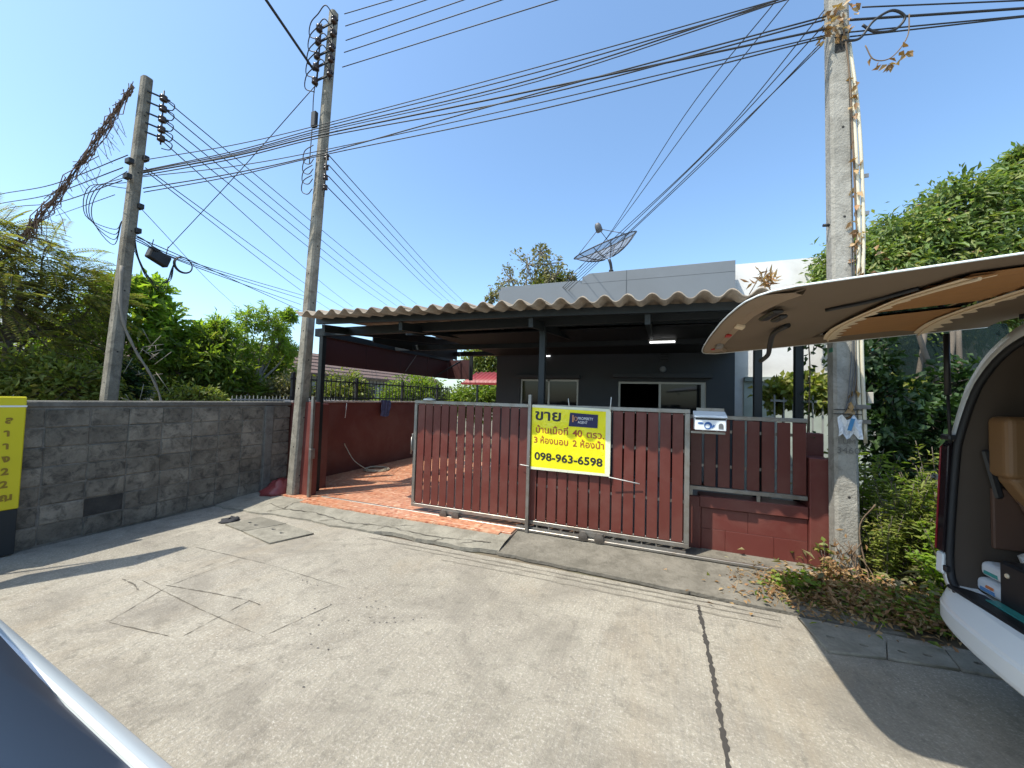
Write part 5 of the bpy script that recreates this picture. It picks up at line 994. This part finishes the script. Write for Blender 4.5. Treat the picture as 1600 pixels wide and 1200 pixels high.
MB().obox(tin(.375, 2.13, .022), (.02, .03, .008), (0, .3, 0)).build('clip', CREAM, tg, .003); MB().lathe(tin(.36, 2.98, .004), (0, 0, -1), [(.015, 0), (.012, .012)], 10).build('rubber_stop', mat('red_plastic', (.42, .02, .015), .35), tg)
MB().tube(smoothpts([tin(.60, 2.22, .01), tin(.57, 2.35, .025), tin(.60, 2.55, .07), (.63, 2.72, 1.865), (.61, 2.80, 1.835)], 6), .013, 8).build('pull_strap', BLKP, tg)
MB().tube(smoothpts([tin(.66, 1.95, .006), tin(.76, 1.85, .01), tin(.86, 1.75, .008)], 4), .008, 6).build('trim_slot', BLKP, tg)
for y in (1.75, 2.8): MB().obox((1.84, y, 2.07), (.05, .03, .02)).build('hinge', BLKP, tg, .005)
# things in the van
PKW = mat('pack_white', (.62, .63, .64), .4, 0, .06, 4, 60, .1); PKB = mat('pack_blue', (.10, .24, .46), .4); PKR = mat('pack_orange', (.55, .17, .06), .4); PKT = mat('pack_teal', (.05, .30, .27), .4)
for z, lab, dx_, w_ in ((.531, 'white and blue soft pack lying on the van floor', 0, .085), (.622, 'upper white soft pack lying on the blue one in the van', .015, .080)):
    p = thing('soft_pack', (1.83, VC + .66, z), lab, 'pack', 'soft packs in the van'); q = MB().obox((1.84 + dx_, VC + .675, z + .045), (.12, w_, .042), (0, 0, .04)).build('wrapper', PKW, p, .03)
    MB().obox((1.722 + dx_, VC + .672, z + .030), (.004, w_ * .55, .010), (0, 0, .04)).build('blue_print', PKB if dx_ == 0 else PKT, q, .002)
    if dx_ == 0: MB().obox((1.722, VC + .655, z + .052), (.004, w_ * .3, .008), (0, .2, .04)).build('orange_print', PKR, q, .002)
bb = thing('black_case', (1.92, VC + .36, .522), 'black box with a metal stud near the van sill', 'box'); MB().box(1.715, 2.05, VC + .12, VC + .585, .532, .765).build('case', BLKP, bb, .012); MB().lathe((1.715, VC + .53, .70), (-1, 0, 0), [(.014, 0), (.010, .006)], 12).build('stud', CREAM, bb)
pb_ = thing('plastic_bag', (2.25, VC + .55, .71), 'knotted white plastic bag behind the black box in the van', 'bag'); PLB = mat('thin_white_plastic', (.60, .60, .58), .3, 0, .1, 12, 60, .4, .01)
MB().lathe((1.95, VC + .58, .72), (0, 0, 1), [(.02, 0), (.13, .02), (.14, .06), (.08, .11), (.03, .13)], 14).build('bag_body', PLB, pb_); MB().tube(smoothpts([(1.94, VC + .60, .82), (1.92, VC + .63, .92), (1.93, VC + .65, .88), (1.94, VC + .63, .82)], 4), .012, 6).build('handle', PLB, pb_)
MB().box(1.66, 1.71, VC + .3, VC + .58, .541, .546).build('leaflet', PKT, None).__setitem__('label', 'teal leaflet lying on the black van sill'); bpy.data.objects['leaflet']['category'] = 'leaflet'
# ------------------------------------------------------------------ white car in the lower left corner
car = thing('white_car', (-1.9, -.5, 0), 'edge of a white car with dark window in the lower left corner', 'car'); CW = mat('car_white', (.50, .54, .55), .2, 0, .02, 2, 60, 0, spec=.6); CG = glass('car_dark_glass', (.022, .034, .055), .5)
ANG = R(4.2); ca, sa = math.cos(ANG), math.sin(ANG)
def cl(x, y, z): return (-.64 - x * ca + y * sa * 1.0, .388 + x * sa * 1.0 + y * ca, z)     # x back along the car, y outwards
def body_row(x):
    f = 1.0 - .06 * max(0, (x - 2.2) / 1.4) - .06 * max(0, (-.2 - x) / .9)
    return [cl(x, -.05, .20), cl(x, .01, .30), cl(x, .035, .55), cl(x, .03, .75), cl(x, .012, .90 * f), cl(x, -.004, .955 * f), cl(x, -.022, .985 * f), cl(x, -.048, 1.0 * f)]
XS = [-1.1, -.9, -.6, -.3, 0, .4, .8, 1.2, 1.6, 2.0, 2.4, 2.8, 3.2, 3.5]
def mirror_row(r_): 
    return [cl(*(lambda p: (p[0], -1.74 - p[1], p[2]))(((-( (v[0] + .65) * ca) + (v[1] - .375) * sa), ((v[0] + .65) * sa + (v[1] - .375) * ca), v[2]))) for v in r_]
rows = []
for x in XS:
    r_ = body_row(x); rows.append(r_ + list(reversed([cl(x, -1.74 + .05 - 0.0, .20), cl(x, -1.75, .30), cl(x, -1.775, .55), cl(x, -1.77, .75), cl(x, -1.752, r_[4][2]), cl(x, -1.734, r_[5][2]), cl(x, -1.712, r_[6][2]), cl(x, -1.685, r_[7][2])])))
cb = MB().grid(rows); n_ = len(rows[0]); cb.f.append(tuple(range(n_))); cb.f.append(tuple(len(cb.v) - 1 - j for j in range(n_))); cb.sm += [False, False]; cb.build('body', CW, car)
MB().grid([[cl(x, -.047, ip([(-1.2, .95), (-.2, 1.0), (2.2, 1.0), (3.6, .93)], x) + .004), cl(x, -.052, 1.008), cl(x, -.056, 1.004)] for x in XS[2:12]]).build('highlight_strip', mat('painted_highlight', (.75, .75, .76), .25, 0., .02, 3, 60, 0), car, fixn=False)  # white strip painted as the highlight along the shoulder edge
def cab(x):
    h = ip([(-.3, 1.0), (.05, 1.10), (.55, 1.34), (1.1, 1.40), (1.8, 1.38), (2.4, 1.20), (2.7, 1.01)], x); k = (h - 1.0) / .4
    return [cl(x, -.057, 1.0), cl(x, -.14, 1.0 + .22 * k), cl(x, -.27, 1.0 + .36 * k), cl(x, -.45, h), cl(x, -.87, h + .02 * k), cl(x, -1.29, h), cl(x, -1.47, 1.0 + .36 * k), cl(x, -1.58, 1.0 + .22 * k), cl(x, -1.672, 1.0)]
MB().grid([cab(x) for x in (-.3, -.1, .05, .3, .55, .8, 1.1, 1.5, 1.8, 2.1, 2.4, 2.7)]).build('cabin_glass', CG, car, fixn=False)
MB().grid([[Vector(p) + Vector((0, 0, .012)) for p in cab(x)[3:6]] for x in (.6, .8, 1.1, 1.5, 1.8)]).build('roof', CW, car, fixn=False)
for x in (-.45, 2.55):
    for y in (-.02, -1.72): w_ = MB().lathe(cl(x, y, .32), (sa, ca, 0), [(.2, -.1), (.31, -.1), (.32, -.06), (.32, .03), (.30, .05), (.2, .052)], 24).build('wheel', BLACK, car)
# ------------------------------------------------------------------ small things
rs = thing('red_sack', (-5.2, 4.0, .03), 'crumpled dark red plastic sack lying behind the tall pole by the wall', 'sack')
m = MB().lathe((-5.22, 3.98, .03), (0, 0, 1), [(.10, 0), (.19, .02), (.20, .08), (.16, .15), (.09, .21), (.02, .235)], 22); m.v = [(x * 1 + random.uniform(-.018, .018), y + random.uniform(-.03, .03) + (.08 if z > .15 else 0), z + random.uniform(-.012, .012)) for x, y, z in m.v]
m.build('bag', mat('red_plastic_sack', (.20, .035, .035), .35, 0, .25, 14, 60, .5, .01), rs)
hz = thing('garden_hose', (-5.2, 6.1, .08), 'pale garden hose coiled on the carport floor by the red wall', 'hose'); HOSE = mat('hose_beige', (.42, .36, .26), .5)
for k in range(4): MB().tube([(-5.12 + (.24 - .02 * k) * math.cos(a), 6.0 + (.24 - .018 * k) * math.sin(a), .095 + .016 * (k % 2) + .004 * math.sin(3 * a)) for a in [i * 2 * math.pi / 32 for i in range(33)]], .010, 6, False).build('coil', HOSE, hz)
MB().tube(smoothpts([(-5.14, 5.8, .10), (-5.3, 5.6, .3), (-5.47, 5.55, .55), (-5.48, 5.52, .62)], 6), .010, 6).build('tail', HOSE, hz); MB().tube([(-5.47, 5.52, 1.38), (-5.475, 5.50, 1.1)], .006, 5).build('string', TIE, hz)
def cloth(name, label, c_, w_, h_, m_, ax='Y'):
    o = MB().grid([[(c_[0] + (.0 if ax == 'Y' else w_ * (i / 10 - .5)) + .03 * math.sin(i * 1.9 + j * .5), c_[1] + (w_ * (i / 10 - .5) * (1 - .25 * (j / 8)) if ax == 'Y' else .012 * math.sin(i * 2)), c_[2] - h_ * j / 8 + .015 * math.sin(i * 2.3)) for i in range(11)] for j in range(9)]).build(name, m_, None, fixn=False); tag(o, label, 'cloth'); return o
cloth('blue_cloth', 'blue patterned cloth hanging over the red wall', (-5.45, 6.58, 1.44), .32, .34, mat('blue_cloth', (.10, .12, .24), .9, 0, .6, 18, 50, .4))
wc = MB().lathe((-2.74, 4.15, 1.50), (0, 0, 1), [(.085, 0), (.075, .018), (.03, .03)], 12).build('white_rag', PLB); tag(wc, 'small white rag lying on top of the gate', 'rag')
sg_ = thing('shadow_sign', (-5.35, .95, 0), 'small sign on a post against the block wall beyond the left edge', 'sign'); MB().tube([(-5.36, .95, 0), (-5.36, .95, 2.7)], .012, 8).build('post', STEEL, sg_)
MB().prism([(-5.36, .50, 1.55), (-5.36, .80, 1.50), (-5.36, 1.0, 2.30), (-5.36, 1.14, 2.62), (-5.36, .70, 2.66)], (.10, 0, 0)).build('plate', YEL, sg_)  # unseen plate, outline shaped to cast the road shadow beside the wall
dr_ = thing('dark_rag', (-4.75, 3.08, 0), 'dark rag lying on the road near the block wall', 'rag'); m = MB().lathe((-4.72, 3.05, 0.002), (0, 0, 1), [(.10, 0), (.09, .02), (.05, .035), (.01, .03)], 14); m.v = [(x + random.uniform(-.02, .02), y + random.uniform(-.02, .02), max(.002, z + random.uniform(-.01, .012))) for x, y, z in m.v]; m.build('fabric', mat('dark_cloth', (.03, .03, .034), .9), dr_)
# drain slabs with holes
def holed_slab(name, label, corners, holes, hr, m_, thick=.012, group=None):
    c_ = np.mean(np.array(corners), 0); o = thing(name, (c_[0], c_[1], 0), label, 'drain cover', group)
    cu = bpy.data.curves.new('slab', 'CURVE'); cu.dimensions = '2D'; cu.fill_mode = 'BOTH'; cu.extrude = thick / 2; cu.bevel_depth = .003
    def sp_(pts): 
        s_ = cu.splines.new('POLY'); s_.points.add(len(pts) - 1); s_.use_cyclic_u = True
        for q, (x, y) in zip(s_.points, pts): q.co = (x - c_[0], y - c_[1], 0, 1)
    sp_(corners)
    for hx, hy in holes: sp_([(hx + hr * 1.5 * math.cos(a), hy + hr * math.sin(a)) for a in [i * 2 * math.pi / 14 for i in range(14)]])
    ob = bpy.data.objects.new('t', cu); COL.objects.link(ob); me = bpy.data.meshes.new_from_object(ob.evaluated_get(bpy.context.evaluated_depsgraph_get())); bpy.data.objects.remove(ob); bpy.data.curves.remove(cu)
    me.materials.clear(); me.materials.append(m_); s_ = bpy.data.objects.new('slab', me); COL.objects.link(s_); s_.parent = o; s_.location = (0, 0, thick / 2 + .004)
    MB().add([(x, y, .0045) for x, y in corners], [tuple(range(len(corners)))]).build('pit', HOLE, o, fixn=False); return o
holed_slab('drain_cover', 'pale concrete drain cover with two holes in front of the apron', [(-3.66, 2.76), (-3.50, 3.14), (-4.02, 3.22), (-4.20, 2.86)], [(-3.80, 3.00), (-3.98, 3.04)], .022, APRON_L)
holed_slab('drain_cover', 'pale concrete drain cover with two holes nearest the block wall', [(-4.22, 2.87), (-4.04, 3.23), (-4.50, 3.27), (-4.62, 2.93)], [(-4.28, 3.05), (-4.42, 3.08)], .022, APRON_L)
for k, (cs, hs_, lab) in enumerate((([(.98, 3.40), (1.03, 3.02), (1.34, 3.09), (1.43, 3.30)], [(1.10, 3.20), (1.27, 3.18)], 'shaded concrete drain slab left of the van, nearest the weeds'), ([(1.445, 3.31), (1.355, 3.09), (1.70, 3.14), (1.74, 3.34)], [(1.47, 3.20), (1.60, 3.22)], 'second shaded drain slab beside the van bumper'), ([(1.75, 3.34), (1.715, 3.14), (2.1, 3.16), (2.12, 3.36)], [(1.85, 3.25), (1.98, 3.25)], 'shaded drain slab under the van corner'))):
    holed_slab('drain_slab', lab, cs, hs_, .018, APRON_L, .012, 'drain slabs by the van')
pst = thing('verge_stones', (2.0, 4.1, 0), 'grey stones half hidden under the weeds by the right pole', 'stone'); pst['kind'] = 'stuff'; m = MB()
for x, y, r_ in ((1.95, 4.0, .10), (2.15, 3.95, .08), (1.85, 4.2, .12), (2.3, 4.3, .14)):
    q = MB().lathe((x, y, 0), (0, 0, 1), [(r_, 0), (r_ * 1.05, r_ * .4), (r_ * .7, r_ * .9), (r_ * .1, r_ * 1.05)], 9); q.v = [(a + random.uniform(-.02, .02), b + random.uniform(-.02, .02), c_) for a, b, c_ in q.v]; m.add(q.v, q.f)
m.build('stone', APRON_D, pst)
